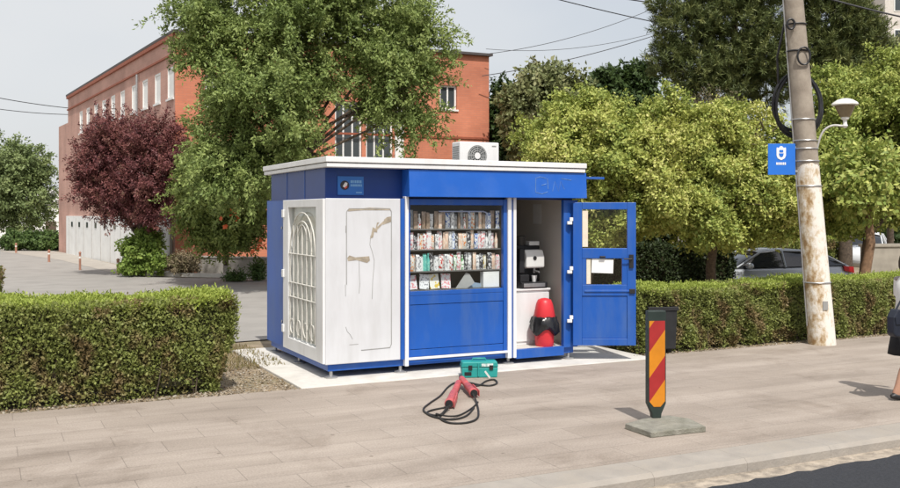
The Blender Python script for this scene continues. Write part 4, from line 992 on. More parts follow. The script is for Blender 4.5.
# far white house on the left
hx0 = W(-60,214,78); 
wh = thing('white_house','white low house glimpsed between round green tree and brick building','house',(W(25,214,78).x,78,0))
MB().box(-7.5,3.2,0,8,-0.3,3.1).build('wall', plw, wh)
MB().prism([(-0.3,3.102),(8.3,3.102),(4,4.3)],'x',-7.8,3.5).build('roof', mat('pale_roof',(0.45,0.43,0.41),0.8), wh)
MB().box(1.7,2.6,-0.03,-0.001,0,1.5).build('door', mat('brown_door',(0.10,0.07,0.05),0.6), wh)
MB().box(0.2,1.3,-0.03,-0.001,1.7,2.5).build('window', wing, wh)
MB().box(-4,-2.4,-0.03,-0.001,1.2,2.4).build('window', wing, wh)
# apartment block far right
ap = W(885,214,85)
apt = thing('apartment_block','pale apartment block far behind trees at upper right','building',(ap.x,85,0),0)
MB().box(0,16,0,12,-0.3,24).build('wall', mat('pale_plaster',(0.60,0.56,0.52),0.85,0.08), apt)
for fl in range(7):
    for c in range(4):
        f = MB().box(0.8+c*4,2.8+c*4,-0.04,-0.001,1.2+fl*3.2,2.8+fl*3.2).build('window', winw, apt)
        MB().box(0.9+c*4,2.7+c*4,-0.06,-0.041,1.3+fl*3.2,2.7+fl*3.2).build('pane', wing, f)

# ================================================================== TREES AND PLANTS
def lobe(px, py, Y, rx, ry=None, rz=None):      # ellipsoid lobe; radii given in photo pixels at that distance
    k = Y/F; ry = ry or rx; rz = rz or (rx+ry)/2
    return (W(px,py,Y), (rx*k, rz*k, ry*k))
maple = leaf_mat('maple_leaves',[(0.095,0.14,0.04),(0.18,0.245,0.07),(0.29,0.36,0.11),(0.42,0.48,0.18)],0.25)
tree('leafy_tree','large light green leafy tree rising behind the kiosk','tree',G(292,282),
     [lobe(205,28,25,30,40),lobe(225,70,25,40,40),lobe(290,15,25,60,45),lobe(375,25,25.5,48,42),lobe(418,36,25,22,28),lobe(265,85,24.5,50,45),lobe(335,85,25,45,30),lobe(395,80,25,40,30),lobe(222,130,24.5,26,36),lobe(405,92,25,16,18),lobe(265,140,24.5,42,28),lobe(318,118,25,34,22),lobe(385,98,25,34,22),lobe(425,66,25,14,20),lobe(408,112,25,14,22),lobe(230,175,24.5,40,22),lobe(300,-60,25,100,45)],
     maple,2500,88,0.105,0.046,0.085,(0.4,1.3),0.1,0.10,fork=W(288,165,25),puffs=190,pr=(0.25,0.6),drop=0.3)
campsis = leaf_mat('vine_leaves',[(0.11,0.15,0.038),(0.22,0.275,0.07),(0.37,0.42,0.12)],0.25)
vine = tree('flowering_shrub','rambling green shrub with orange-red flowers left of the kiosk','shrub',G(225,274),
     [lobe(205,200,28.5,26,34),lobe(240,212,28.5,24,34),lobe(200,172,28.5,22,20),lobe(252,180,28,18,34),lobe(222,232,28.5,30,16)],
     campsis,1000,75,0.11,0.055,0.10,(0.3,0.9),0.0,0.09,fork=W(225,235,28.5))
fl = leaf_mat('trumpet_flowers',[(0.62,0.10,0.03),(0.70,0.16,0.06)],0.2)
base = vine.location
FP = np.array([list(W(random.uniform(205,262),random.uniform(160,256),26.9+random.uniform(-.3,.4))-base) for _ in range(9)] + [list(W(x,y,27.2)-base) for x,y in ((238,218),(232,155),(256,248),(262,246))])
FP = np.repeat(FP,5,axis=0)+rng.normal(size=(len(FP)*5,3))*0.05
np_mesh('blossoms', leaves_at(FP, rng.normal(size=FP.shape), 0.15,0.11), fl, vine)
purple = leaf_mat('plum_leaves',[(0.09,0.032,0.034),(0.16,0.055,0.057),(0.27,0.105,0.095),(0.15,0.10,0.06)],0.2)
tree('plum_tree','round dark purple plum tree in front of the brick building','tree',G(138,271.5),
     [lobe(114,135,32,32,20),lobe(155,143,31.5,30,26),lobe(100,165,32,26,28),lobe(150,178,31.5,36,32),lobe(122,200,32,32,24),lobe(180,170,31,18,26),lobe(90,188,32,15,20),lobe(150,212,31.5,22,18)],
     purple,1150,80,0.095,0.036,0.075,(0.35,0.95),0.4,0.13,fork=W(138,235,33),drop=0.0)
rg = leaf_mat('lime_tree_leaves',[(0.12,0.165,0.06),(0.19,0.245,0.09),(0.27,0.32,0.13)],0.2)
tree('round_tree','round green tree at the far left edge by the driveway','tree',G(14,247),
     [lobe(10,170,60,40,30),lobe(20,200,60,34,30),lobe(-15,195,60,35,35),lobe(28,165,60,20,18)],rg,1100,44,0.19,0.10,0.16,(0.5,1.0),0.3,0.22,fork=W(14,215,60))
shrubm = leaf_mat('shrub_leaves',[(0.06,0.11,0.035),(0.10,0.16,0.045),(0.14,0.21,0.06)],0.2)
def bush(name,label,cat,base,lobes,m,nsh,k,l,w_,group=None): return tree(name,label,cat,base,lobes,m,nsh,k,l,w_,0.06,(0.2,0.45),0.25,0.04,fork=Vector(base)+Vector((0,0,0.25)),group=group,drop=0.05)
bush('round_shrub','broad dark green shrub under the round tree at far left','shrub',G(35,250),[lobe(18,240,54,18,11),lobe(45,241,54,20,11),lobe(60,243,54.5,9,8)],shrubm,420,30,0.16,0.09)
lime = leaf_mat('bright_bush_leaves',[(0.13,0.21,0.04),(0.21,0.30,0.06),(0.30,0.38,0.09)],0.25)
bush('green_bush','bright yellow-green bush beside the driveway under the purple tree','bush',G(143,275),[lobe(140,252,31.8,19,20),lobe(150,240,31.8,14,14),lobe(130,266,31.5,12,8),lobe(158,262,31.5,12,11)],lime,420,30,0.12,0.07)
dryb = leaf_mat('dry_bush_leaves',[(0.20,0.17,0.10),(0.28,0.22,0.14),(0.16,0.17,0.07)],0.2)
bush('dry_bush','dry brownish bush between the bright bush and the low concrete wall','bush',G(182,275),[lobe(178,262,31.5,13,10),lobe(190,262,31.5,10,10)],dryb,240,30,0.09,0.035)
# low concrete wall
lw = MB(); a_,b2 = G(197,275.5),G(268,277)
d_ = (b2-a_); L_=d_.length
lw.box(0,L_,0,0.35,-0.1,0.60).box(-0.03,L_+.03,-0.03,0.38,0.602,0.66)
lwo = lw.build('low_wall', mat('grey_concrete',(0.33,0.31,0.28),0.9,0.15,3,0.3,dirt=(0.2,0.19,0.16),dirt_amt=.5), None, 0.01); lwo.location=a_; lwo.rotation_euler=(0,0,math.atan2(d_.y,d_.x)); tag(lwo,'low grey concrete wall by the driveway behind the kiosk','wall')
# weedy tufts near the driveway kerb
bush('weed_tuft','small dark weed tuft on the driveway edge next to the kiosk','plant',G(232,281),[lobe(230,277,29.2,9,4),lobe(240,276,29.2,6,6)],shrubm,60,18,0.12,0.03)
bush('weed_tuft','taller weed tuft against the low wall beside the kiosk','plant',G(258,280),[lobe(258,270,29.6,7,12)],shrubm,70,18,0.12,0.04)
# bollards
bol_m = mat('faded_orange_bollard',(0.38,0.19,0.13),0.6,0.15)
bl = ['orange bollard at the far left, in front of the dark shrub','orange bollard between the dark shrub and the white plaster wall','thin orange bollard standing before the white plaster wall','orange bollard at the left foot of the bright yellow-green bush']
for i,(px,py,h) in enumerate(((16,253,0.48),(49,262,0.48),(80,270,0.62),(118,273.8,0.48))):
    if i == 0:
        bo_ = thing('bollard',bl[0],'bollard',G(px,py),0,'bollards along the footpath')
        MB().tube([(0,0,-0.05),(0,0,h)],0.05,10).build('post', bol_m, bo_); MB().lathe([(0.062,h),(0.062,h+.03),(0.001,h+.07)],(0,0,0),10).build('cap', bol_m, bo_); MB().tube([(0,0,h*0.7),(0,0,h*0.82)],0.053,10).build('band', whl, bo_)
        b0 = bo_
    else:
        c = copy_tree(b0); c.location = G(px,py); c.scale = (0.8 if i == 2 else 1.0,)*2 + (h/0.48,); c['label'] = bl[i]

# --- right side
yel = leaf_mat('golden_rain_leaves',[(0.15,0.22,0.05),(0.31,0.37,0.085),(0.50,0.52,0.14),(0.68,0.63,0.27)],0.22)
yel2 = leaf_mat('golden_rain_leaves_greener',[(0.13,0.20,0.045),(0.26,0.33,0.075),(0.42,0.46,0.12),(0.58,0.56,0.20)],0.22)
tree('flowering_tree','yellow-green flowering tree directly right of the kiosk roof','tree',G(585,301,-0.1),
     [lobe(560,130,23,38,34),lobe(605,125,23,38,32),lobe(575,165,22.5,45,35),lobe(625,165,22.5,35,35),lobe(600,205,22.5,48,30),lobe(540,180,23.5,30,35),lobe(655,210,22.5,25,25),lobe(640,175,23,30,35),lobe(615,228,23,40,18),lobe(565,222,23.5,40,22)],
     yel,2000,92,0.088,0.048,0.095,(0.15,0.42),0.25,0.13,fork=W(595,225,22.8),group=None,puffs=130,pr=(0.28,0.62))
tree('flowering_tree','yellow-green flowering tree before the dark pine, left of the pole','tree',G(712,302,-0.14),
     [lobe(670,130,22.5,38,36),lobe(705,150,22.5,42,38),lobe(745,165,22.5,38,38),lobe(690,190,22,48,32),lobe(735,205,22,45,28),lobe(655,165,22.5,32,32),lobe(765,130,23,28,34),lobe(780,200,22.5,26,28),lobe(690,222,22.5,40,16),lobe(745,222,22.8,36,16),lobe(790,165,23,26,34)],
     yel,2300,92,0.088,0.048,0.095,(0.15,0.42),0.25,0.13,fork=W(715,232,22.3),puffs=150,pr=(0.28,0.62))
tree('flowering_tree','yellow-green flowering tree right of the pole behind the lantern','tree',G(862,300,-0.14),
     [lobe(845,110,24,38,36),lobe(890,120,24,38,40),lobe(830,165,23.5,34,36),lobe(875,180,23.5,46,40),lobe(845,208,23.5,32,22),lobe(915,170,23.5,34,45),lobe(890,85,24.5,34,24)],
     yel2,2000,92,0.088,0.048,0.095,(0.15,0.42),0.25,0.14,fork=W(868,235,23.5),puffs=150,pr=(0.28,0.62))
dull = leaf_mat('dull_tree_leaves',[(0.13,0.16,0.06),(0.22,0.24,0.10),(0.34,0.32,0.17)],0.2)
tree('broad_tree','dull olive tree with pale seed heads beyond the kiosk roof','tree',G(548,266),
     [lobe(548,92,36,34,28),lobe(580,105,36,24,22),lobe(525,110,36,22,25),lobe(552,135,36,45,30)],dull,700,36,0.2,0.12,0.14,(0.4,0.9),0.3,0.18,fork=W(548,160,36))
dkg = leaf_mat('dark_tree_leaves',[(0.03,0.055,0.015),(0.05,0.085,0.022),(0.075,0.115,0.03)],0.2)
tree('dark_tree','dark green tree close beside the corner of the orange wall','tree',G(505,263),[lobe(502,110,39,16,30),lobe(508,150,39,24,34),lobe(515,190,39,26,28)],dkg,420,36,0.2,0.12,0.14,(0.4,0.8),0.3,0.16,fork=W(505,200,39))
tree('small_far_tree','small green tree far behind, between the olive tree and the pine','tree',G(620,258),[lobe(612,85,44,22,16),lobe(640,78,44,16,14),lobe(625,110,44,36,24),lobe(595,112,44,16,20)],dkg,520,34,0.24,0.14,0.16,(0.4,0.8),0.3,0.18,fork=W(622,150,44))
# pines: needle tufts on layered boughs
pine = leaf_mat('pine_needles',[(0.055,0.08,0.028),(0.105,0.135,0.045),(0.17,0.195,0.065),(0.27,0.28,0.10)],0.15)
def pine_tree(label, base, top_z, layers, r0, n_t, lean=0.0):
    base = Vector(base); root = thing('pine_tree',label,'tree',base)
    mb = MB(); mb.tube([(0,0,-0.2),(0.05,0,top_z*0.4),(0.0,0.05,top_z)],[r0*1.2,r0*0.8,0.04],10)
    tp = []
    for c, r in layers:
        c = c-base
        mb.tube([(0,0,max(0.5,c.z-0.5)),(c.x*0.6,c.y*0.6,c.z-0.25),(c.x,c.y,c.z)],[r0*.4,r0*.25,r0*.1],6)
        for _ in range(5):
            a = random.uniform(0,2*math.pi); e = c+Vector((math.cos(a)*r[0]*.8,math.sin(a)*r[1]*.8,random.uniform(-.3,.4)*r[2])); mb.tube([c,c.lerp(e,.5)+Vector((0,0,-.06)),e],[r0*.12,r0*.08,r0*.03],5)
    mb.build('trunk', bark, root, smooth=True)
    lb = [((c-base), r) for c, r in layers]
    P, d, _ = lobe_pts(lb, n_t, 0.5)
    D = nrm(d*0.6+rng.normal(size=P.shape)*0.4+np.array([0,0,0.55]))
    k = 34; n_ = len(P)
    t = rng.uniform(0,1,(n_,k,1)); Q = P[:,None,:]+D[:,None,:]*0.32*t
    dd = D[:,None,:]*0.9+rng.normal(size=(n_,k,3))*0.7
    np_mesh('needles', leaves_at(Q.reshape(-1,3), dd.reshape(-1,3), 0.16, 0.022, N=np.repeat(D*0.7,k,axis=0)+np.array([0,0,.5])), pine, root, clump=np.repeat(rng.uniform(0,1,n_), k))
    return root
pine_tree('big dark pine behind the yellow-green tree, left of the pole', G(735,280,-0.1), 10.5,
     [lobe(672,60,29,22,16),lobe(690,30,29,34,22),lobe(735,25,29,44,24),lobe(700,70,29,40,20),lobe(745,62,29,44,22),lobe(715,92,29,34,15),lobe(770,50,29,28,30),lobe(768,92,29.4,26,18),lobe(730,-20,29,50,30),lobe(675,5,29,22,14),lobe(760,-15,29,44,30)],0.24,4200)
pine_tree('dark pine behind the pole top at right', G(845,276,-0.1), 9.8,
     [lobe(810,55,31,30,26),lobe(835,20,31,38,22),lobe(862,40,31,24,22),lobe(825,-20,31,44,28),lobe(838,68,31,36,14)],0.22,2900)
brownb = leaf_mat('brown_twigs',[(0.10,0.085,0.05),(0.15,0.125,0.07),(0.08,0.09,0.04)],0.1)
tree('thin_tree','thin brownish half-bare tree between pine and yellow-green trees','tree',G(722,285,-0.1),[lobe(722,118,26.5,22,24),lobe(700,112,26.5,14,16)],brownb,160,30,0.11,0.03,0.10,(0.4,0.8),0.2,0.07,fork=W(722,160,26.5))
tree('pale_branch_tree','loose olive tree with pale bare twigs at upper right behind lantern','tree',G(890,272),[lobe(880,62,33,26,20),lobe(862,72,33,18,14),lobe(905,60,33,18,22),lobe(890,95,33,28,26)],dull,420,34,0.15,0.07,0.14,(0.4,0.9),0.3,0.12,fork=W(890,150,33))
# shaded hedge rows and shrubs behind the front hedge
hd_ = leaf_mat('shade_toned_hedge_leaves',[(0.025,0.04,0.014),(0.04,0.06,0.02),(0.055,0.075,0.024)],0.15)  # shade under the trees is put into these dark leaf colours
def far_hedge(label, p0, p1, depth, h, dens=900, leaf=0.09, mf=hd_, mt=None):
    d = p1-p0; c = (p0+p1)/2; L_ = d.length
    return hedge('hedge_row',label,'hedge',-L_/2,L_/2,-depth/2,depth/2,h,mf,mt or mf,dens,leaf,loc=Vector((c.x,c.y,-0.45)),rz=math.atan2(d.y,d.x))
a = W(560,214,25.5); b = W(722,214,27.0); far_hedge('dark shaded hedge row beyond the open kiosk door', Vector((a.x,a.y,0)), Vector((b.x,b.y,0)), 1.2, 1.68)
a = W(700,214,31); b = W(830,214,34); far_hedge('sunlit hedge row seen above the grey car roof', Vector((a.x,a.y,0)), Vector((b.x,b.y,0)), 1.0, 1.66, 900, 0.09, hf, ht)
# far wall of trees that closes the view behind the park
wd = leaf_mat('far_wood_leaves',[(0.028,0.05,0.016),(0.045,0.075,0.022),(0.07,0.10,0.03)],0.2)
lb_=[]
for i in range(16): 
    px = 500+i*32; Y = 52+random.uniform(-4,6); lb_.append(lobe(px,185+random.uniform(-10,8),Y,30,30+random.uniform(0,10))); lb_.append(lobe(px+random.uniform(-12,12),224,Y-3,24,16))
P, d, _ = lobe_pts(lb_, 2200, 0.4); D = nrm(d+rng.normal(size=P.shape)*.5)
V = shoots(P, D, rng.uniform(.5,1.2,len(P)), 34, 0.32, 0.2, 0.22); V[:,:,2] = np.maximum(V[:,:,2],0.05)
o = np_mesh('far_woods', V, wd); tag(o,'mass of dark trees closing the view behind the park','woods',kind='stuff')
# pale wall bits between the trunks
o = MB().box(0,4.2,0,0.3,-0.3,1.15).box(-0.05,4.25,-0.04,0.34,1.152,1.24).build('low_wall', mat('beige_stone',(0.33,0.30,0.25),0.9,0.15,3)); q = W(866,214,30); o.location=(q.x,30,-0.1); o.rotation_euler=(0,0,R(10)); tag(o,'beige stone wall under the trees at right, behind the trunk','wall')
tent = thing('garden_parasol','closed white garden parasol in the shade beyond the dark hedge','parasol',(W(692,214,34).x,34,-0.1))
MB().tube([(0,0,0),(0,0,2.1)],0.04,8).build('pole', whl, tent); MB().lathe([(0.36,1.05),(0.40,1.08),(0.22,1.6),(0.06,2.0),(0.001,2.08)],(0,0,0),12).build('canopy', paper, tent, smooth=True); MB().lathe([(0.28,0),(0.28,0.08)],(0,0,0),14).build('base', kerb_m, tent)
gp = MB().box(-0.09,0.09,-0.09,0.09,-0.2,1.85).box(-0.12,0.12,-0.12,0.12,1.852,1.92).build('gate_post', plw); gp.location=(W(681,214,33).x,33,-0.1); tag(gp,'slim cream gate post left of the white parasol in the shade','post')
# leaning brown trunk by the car
st = thing('bare_tree','leaning brown trunk of a young tree at the rear of the grey car','tree',(W(862,214,21.5).x,21.5,-0.16))
MB().tube([(0,0,-0.1),(0.05,0,0.8),(0.20,0.0,1.6),(0.15,0.1,2.8)],[0.16,0.12,0.10,0.05],10).build('trunk', mat('brown_bark',(0.20,0.12,0.07),0.9,0.3,12,0.5), st, smooth=True)
P, d, _ = lobe_pts([(Vector((0.2,0.1,3.0)),(0.8,0.7,0.7))],160,0.3); D=nrm(d+rng.normal(size=P.shape)*.4)
np_mesh('crown', shoots(P,D,rng.uniform(.3,.6,len(P)),30,0.14,0.08,0.1), yel2, st)

# ================================================================== CAR
def make_car(label, loc, rz, paint, dark, group=None):
    car = thing('parked_car',label,'car',loc,rz,group)
    Lc = 4.5
    # stations along x (nose at -x): x, half width, z bottom, z belt (shoulder), crown
    st = [(-2.25,0.60,0.38,0.58,0.60),(-2.16,0.74,0.26,0.70,0.74),(-1.9,0.84,0.20,0.80,0.86),(-1.45,0.88,0.18,0.88,0.94),(-1.0,0.89,0.18,0.93,1.0),(-0.4,0.90,0.18,0.94,0.99),(0.4,0.90,0.18,0.96,1.0),(1.2,0.90,0.18,0.98,1.02),(1.75,0.88,0.20,1.0,1.05),(2.1,0.83,0.26,1.0,1.05),(2.22,0.74,0.36,0.96,1.0)]
    body = MB(); rows=[]
    for x,hw,zb,zs_,zc in st:
        half=[(0.0,zb),(hw*0.86,zb),(hw*0.97,zb+0.14),(hw,(zb+zs_)*0.52),(hw*0.97,zs_-0.06),(hw*0.90,zs_),(hw*0.5,zc-0.012),(0.0,zc)]
        ring_=[(x,-y,z) for y,z in half]+[(x,y,z) for y,z in half[-2:0:-1]]
        rows.append(ring_)
    n=len(rows[0]); vs=[p for r in rows for p in r]
    fs=[(i*n+j,i*n+(j+1)%n,(i+1)*n+(j+1)%n,(i+1)*n+j) for i in range(len(rows)-1) for j in range(n)]+[tuple(range(n)),tuple((len(rows)-1)*n+j for j in range(n))]
    body.add(vs,fs); bo_=body.build('body',paint,car,smooth=True)
    gh=MB(); g=[(-1.08,0.74,0.95,0.98),(-0.75,0.73,0.96,1.17),(-0.30,0.66,0.97,1.38),(0.25,0.65,0.98,1.43),(0.9,0.64,0.99,1.41),(1.45,0.62,1.0,1.33),(1.9,0.66,1.02,1.16),(2.08,0.70,1.02,1.06)]
    rows=[]
    for x,hw,z0,z1 in g:
        hb=0.83 if -1<x<2 else 0.78
        rows.append([(x,-hb,z0),(x,-(hb*.45+hw*.55),(z0+z1)/2),(x,-hw*0.96,z1-0.03),(x,-hw*0.7,z1),(x,hw*0.7,z1),(x,hw*0.96,z1-0.03),(x,(hb*.45+hw*.55),(z0+z1)/2),(x,hb,z0)])
    n=8; vs=[p for r in rows for p in r]; fs=[(i*n+j,i*n+j+1,(i+1)*n+j+1,(i+1)*n+j) for i in range(len(rows)-1) for j in range(n-1)]+[tuple(range(n)),tuple((len(rows)-1)*n+j for j in range(n))]
    gh.add(vs,fs); gh.build('windows',dark,car,smooth=True)
    rf=MB(); rr=[(-0.34,0.665,1.375),(0.25,0.655,1.437),(0.9,0.645,1.418),(1.5,0.63,1.33)]
    vs=[];fs=[]
    for x,hw,z in rr: vs+=[(x,-hw*0.99,z-0.035),(x,-hw*.7,z+.006),(x,hw*.7,z+.006),(x,hw*0.99,z-0.035)]
    fs=[(i*4+j,i*4+j+1,(i+1)*4+j+1,(i+1)*4+j) for i in range(3) for j in range(3)]
    rf.add(vs,fs); ro=rf.build('roof',paint,car,smooth=True); sd=ro.modifiers.new('thickness','SOLIDIFY'); sd.thickness=0.02; sd.offset=1
    for s in (-1,1):
        MB().tube([(-1.0,s*0.80,0.965),(-0.32,s*0.675,1.36)],0.028,6).build('pillar',paint,car,smooth=True)
        for q in ([(0.32,s*0.84,0.97),(0.30,s*0.665,1.40)],[(1.3,s*0.82,1.0),(1.15,s*0.65,1.37)],[(1.98,s*0.78,1.03),(1.5,s*0.64,1.31)]): MB().tube(q,0.03,6).build('pillar',paint,car,smooth=True)
        MB().lathe([(0.05,-.1),(0.085,-.07),(0.085,.07),(0.04,.1)],(-0.72,s*0.96,1.02),10,'y').build('mirror',paint,car,smooth=True)
        MB().box(-0.05,0.15,s*0.905-0.012,s*0.905+0.012,0.80,0.825).build('door_handle',steel,car)
        MB().box(0.85,1.05,s*0.905-0.012,s*0.905+0.012,0.82,0.845).build('door_handle',steel,car)
        MB().prism([(-2.19,0.60),(-2.13,0.70),(-1.85,0.79),(-1.83,0.72),(-2.1,0.60)],'y',s*0.70-0.10*s,s*0.855).build('headlight',mat('headlight_clear',(0.6,0.62,0.65),0.1,0.05),car)
        MB().prism([(2.22,0.80),(2.20,0.97),(1.92,0.99),(1.95,0.86)],'y',s*0.62,s*0.875).build('tail_light',mat('tail_red',(0.35,0.01,0.015),0.2),car)
        for x in (-1.42,1.32):
            wv=MB().lathe([(0.19,-0.10),(0.30,-0.11),(0.325,-0.08),(0.325,0.08),(0.30,0.11),(0.19,0.10)],(x,s*0.82,0.325),24,'y').build('tyre',black,car,smooth=True)
            rim=MB().lathe([(0.19,0.0),(0.185,0.02),(0.06,0.03),(0.05,0.05)],(0,0,0),20,'y')
            for q in range(5):
                a=q*2*math.pi/5; rim.tube([(0.04*math.cos(a),-0.03,0.04*math.sin(a)),(0.185*math.cos(a),-0.03,0.185*math.sin(a))],0.02,5)
            ri=rim.build('rim',steel,wv); ri.location=(x,s*0.925,0.325); ri.rotation_euler=(0,0,0 if s<0 else math.pi)
    return car
silver = mat('silver_paint',(0.36,0.38,0.40),0.3,0.04,2,metal=0.4); darkglass = mat('car_glass',(0.02,0.022,0.025),0.05,0.1,spec=0.7)
CR = R(9)
cpos = Vector(((700-450)/F*26.6,26.6,0)) + Vector((math.cos(CR),math.sin(CR),0))*2.25 + Vector((-math.sin(CR),math.cos(CR),0))*0.9
make_car('silver grey hatchback parked behind the hedge, partly hidden by the pole', (cpos.x,cpos.y,-0.45), CR, silver, darkglass).scale = (1.12,1.05,1.05)
wcar = mat('white_car_paint',(0.62,0.64,0.66),0.3,0.03)
q = W(862,214,36)
make_car('white car parked far back under the trees at right', (q.x,36,-0.05), ANG+R(35), wcar, darkglass)

# ================================================================== OVERHEAD CABLES
wm = mat('overhead_cable',(0.03,0.03,0.035),0.6,0.1)
def cable(label, a, b_, sag=0.15, r=0.013):
    a=Vector(a); b_=Vector(b_); pts=[a.lerp(b_,t)-Vector((0,0,sag*4*t*(1-t))) for t in np.linspace(0,1,16)]
    o=MB().tube([p-a for p in pts],r,6).build('overhead_cable',wm); o.location=a; tag(o,label,'cable','overhead cables'); return o
cable('overhead cable slanting down from the top edge towards the pine', W(500,-16,33), W(720,35,36),0.1,0.018)
cable('overhead cable rising from the orange wall corner to upper right', W(482,76,36.8), W(720,12,38),0.3,0.016)
cable('upper thin overhead cable leaving the roof corner of the orange wall', W(487,54,37), W(650,10,38),0.25,0.012)
cable('thin low overhead cable reaching the pine above the olive tree', W(486,49,37.3), W(700,18,38),0.5,0.010)
cable('thick overhead cable at top edge ending at the pine', W(600,-5,32), W(720,10,36),0.05,0.02)
cable('upper of two cables running to the far building corner at left', W(-60,85,44), Fp+Vector((0,0,HB-0.6)),0.12,0.02)
cable('lower of two cables running to the far building corner at left', W(-60,99,44), Fp+Vector((0,0,HB-0.95)),0.15,0.018)
cable('cable leaving the concrete pole towards the upper right corner', (pb.x+pole_x(5.6),pb.y,5.75), W(960,28,14),0.05,0.014)

# ================================================================== PERSON (walking out of the frame at the right)
pf = G(909,398); PR = ANG*0.5
per = thing('person','person in white top and black skirt walking at the right edge','person',pf,PR)
skin = mat('skin',(0.42,0.235,0.16),0.55,0.05,5); skirt_m = mat('black_cloth',(0.012,0.012,0.014),0.85,0.2,20); top_m = mat('white_cloth',(0.72,0.70,0.67),0.8,0.05,20); hair_m = mat('dark_hair',(0.03,0.02,0.014),0.5,0.3,30)
# joints: facing +x, y left; right side = -y (towards the camera)
J={'pelvis':(0,0,0.90,.115),'spine':(0.0,0,1.05,.10),'chest':(0.01,0,1.22,.12),'neck0':(0.0,0,1.38,.055),'neck':(0.01,0,1.44,.045),'head0':(0.03,0,1.50,.07),'head1':(0.025,0,1.57,.088),'crown':(0.02,0,1.635,.06),'nose':(0.115,0,1.545,.012),
   'hipR':(-0.01,-.085,0.86,.085),'kneeR':(-0.05,-.085,0.48,.052),'calfR':(-0.14,-.085,0.34,.052),'ankR':(-0.24,-.085,0.085,.034),'toeR':(-0.10,-.095,0.03,.026),'heelR':(-0.27,-.085,0.045,.028),
   'hipL':(0.01,.085,0.86,.085),'kneeL':(0.13,.085,0.48,.052),'calfL':(0.16,.085,0.34,.05),'ankL':(0.22,.085,0.085,.034),'toeL':(0.36,.095,0.035,.026),'heelL':(0.18,.085,0.045,.028),
   'shR':(0.0,-.165,1.33,.052),'elR':(-0.12,-.21,1.06,.038),'wrR':(-0.16,-.22,0.83,.026),'palmR':(-0.165,-.22,0.76,.026),
   'shL':(0.0,.165,1.33,.052),'elL':(0.06,.21,1.06,.038),'wrL':(0.20,.20,0.86,.026),'palmL':(0.235,.20,0.79,.026)}
E=[('pelvis','spine'),('spine','chest'),('chest','neck0'),('neck0','neck'),('neck','head0'),('head0','head1'),('head1','crown'),('head1','nose'),
   ('chest','shR'),('shR','elR'),('elR','wrR'),('wrR','palmR'),('chest','shL'),('shL','elL'),('elL','wrL'),('wrL','palmL'),
   ('pelvis','hipR'),('hipR','kneeR'),('kneeR','calfR'),('calfR','ankR'),('ankR','toeR'),('ankR','heelR'),('pelvis','hipL'),('hipL','kneeL'),('kneeL','calfL'),('calfL','ankL'),('ankL','toeL'),('ankL','heelL')]
for s in 'RL':
    bx_,by_,bz_,_=J['palm'+s]
    for i,(dx,ln) in enumerate(((-.024,.055),(-.008,.075),(.009,.08),(.025,.07))):
        a='f%d%s'%(i,s); c='g%d%s'%(i,s); e='h%d%s'%(i,s)
        J[a]=(bx_+dx,by_,bz_-.03,.0095); J[c]=(bx_+dx*1.1+.006,by_+(.008 if s=='R' else -.008),bz_-.03-ln*.55,.0085); J[e]=(bx_+dx*1.1+.02,by_+(.022 if s=='R' else -.022),bz_-.03-ln,.0075); E+=[('palm'+s,a),(a,c),(c,e)]
    J['t0'+s]=(bx_+.032,by_+(.012 if s=='R' else -.012),bz_+.01,.011); J['t1'+s]=(bx_+.05,by_+(.02 if s=='R' else -.02),bz_-.03,.009); E+=[('palm'+s,'t0'+s),('t0'+s,'t1'+s)]
names=list(J); idx={k:i for i,k in enumerate(names)}
me=bpy.data.meshes.new('body'); me.from_pydata([J[k][:3] for k in names],[(idx[a],idx[b]) for a,b in E],[]); me.materials.append(skin)
ob=bpy.data.objects.new('body',me); COL.objects.link(ob); ob.parent=per
sk=ob.modifiers.new('skin','SKIN'); sk.use_smooth_shade=True
for i,k in enumerate(names):
    v=me.skin_vertices[0].data[i]; v.radius=(J[k][3],J[k][3]); v.use_root=(k=='pelvis')
ss=ob.modifiers.new('sub','SUBSURF'); ss.levels=2; ss.render_levels=2
def loft(rings, name, m, n=24):
    mb=MB(); vs=[]
    for (cx,cy,z,rx,ry) in rings:
        for j in range(n):
            a=2*math.pi*j/n; k=1+0.03*math.sin(7*a+z*5)*(1 if z<0.85 else 0.3); vs.append((cx+rx*k*math.cos(a),cy+ry*k*math.sin(a),z))
    fs=[(i*n+j,i*n+(j+1)%n,(i+1)*n+(j+1)%n,(i+1)*n+j) for i in range(len(rings)-1) for j in range(n)]
    mb.add(vs,fs); o=mb.build(name,m,per,smooth=True); sd=o.modifiers.new('thickness','SOLIDIFY'); sd.thickness=0.006; return o
loft([(0,0,0.50,0.235,0.19),(0,0,0.60,0.22,0.185),(0,0,0.75,0.185,0.18),(0,0,0.88,0.15,0.178),(0,0,1.0,0.125,0.155),(0,0,1.05,0.118,0.145)],'skirt',skirt_m)
loft([(0,0,1.0,0.135,0.165),(0,0,1.1,0.125,0.152),(0.01,0,1.22,0.145,0.17),(0.01,0,1.31,0.13,0.175),(0.005,0,1.37,0.09,0.13),(0.005,0,1.40,0.062,0.075)],'blouse',top_m)
for s in (-1,1):
    k='R' if s<0 else 'L'; a=Vector(J['sh'+k][:3]); b_=Vector(J['el'+k][:3])
    MB().tube([a+Vector((0,-s*.03,.02)),a.lerp(b_,.4),a.lerp(b_,.62)],[0.075,0.068,0.07],16,False).build('sleeve',top_m,per,smooth=True)
    t=Vector(J['toe'+k][:3]); h=Vector(J['heel'+k][:3])
    MB().tube([h+Vector((-.03,0,0.0)),h+Vector((0,0,.008)),h.lerp(t,.5)+Vector((0,0,.0)),t,t+Vector((.045,0,-.003))],[0.022,0.037,0.037,0.036,0.014],14).build('shoe',black,per,smooth=True)
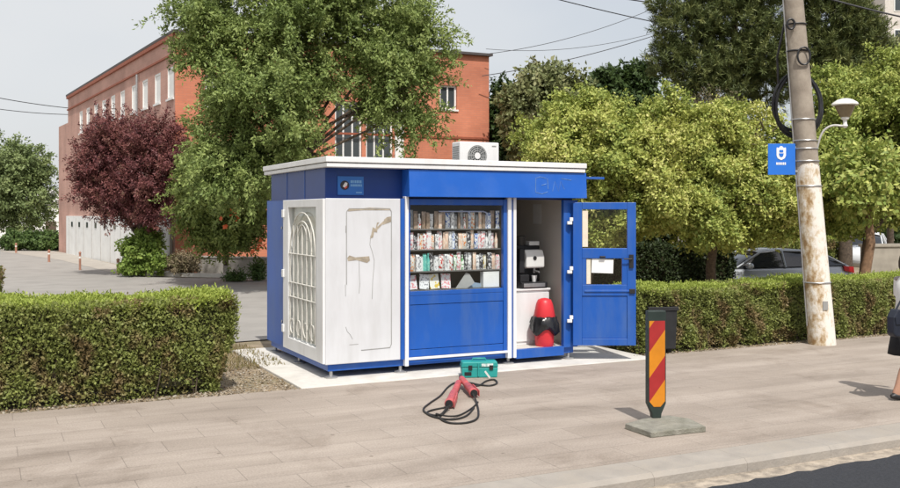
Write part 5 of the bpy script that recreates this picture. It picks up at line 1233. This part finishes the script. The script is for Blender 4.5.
hm=MB(); hr=[(0.02,1.40,0.05,0.06),(-0.015,1.44,0.075,0.085),(-0.02,1.50,0.092,0.098),(-0.012,1.56,0.10,0.102),(0.0,1.62,0.098,0.095),(0.01,1.665,0.065,0.06),(0.012,1.68,0.01,0.01)]
n=22; vs=[]
for (cx,z,rx,ry) in hr:
    for j in range(n):
        a=2*math.pi*j/n; x=cx+rx*math.cos(a); x=min(x,0.03 if z<1.6 else 0.2); vs.append((x,ry*math.sin(a),z))
hm.add(vs,[(i*n+j,i*n+(j+1)%n,(i+1)*n+(j+1)%n,(i+1)*n+j) for i in range(len(hr)-1) for j in range(n)]); hm.build('hair',hair_m,per,smooth=True)
for s in (-1,1):
    MB().lathe([(0.001,-.011),(0.008,-.008),(0.011,0),(0.008,.008),(0.001,.011)],(0.098,s*0.032,1.56),10).build('eye',mat('eye_white',(0.5,0.48,0.45),0.3),per,smooth=True)
MB().box(0.100,0.106,-.022,.022,1.503,1.510).build('mouth',mat('lips',(0.35,0.10,0.09),0.5),per,0.002)
bgm = mat('dark_blue_black_leather',(0.018,0.022,0.035),0.4,0.2,8)
pm4 = Matrix.Translation(pf) @ Matrix.Rotation(PR,4,'Z')
hb = thing('shoulder_bag','dark blue-black shoulder bag hanging at the hip of the walking person','bag',pm4 @ Vector((-0.31,-0.23,0.74)),PR)
MB().prism([(-0.12,0.03),(-0.09,0.0),(0.09,0.0),(0.12,0.03),(0.13,0.18),(0.09,0.29),(-0.07,0.31),(-0.12,0.22)],'y',-0.065,0.065).build('pouch',bgm,hb,0.03,seg=3)
MB().prism([(-0.10,0.14),(0.10,0.14),(0.115,0.19),(0.085,0.285),(-0.07,0.305),(-0.11,0.22)],'y',-0.076,-0.066).build('flap',bgm,hb,0.006)
MB().box(-0.015,0.015,-0.083,-0.0765,0.14,0.17).build('clasp',steel,hb)
MB().tube(smooth_path([(-0.05,0.0,0.29),(0.08,0.03,0.46),(0.22,0.075,0.60),(0.275,0.12,0.655),(0.29,0.19,0.62),(0.2,0.16,0.45),(0.07,0.02,0.27)]),0.011,7).build('strap',bgm,hb,smooth=True)
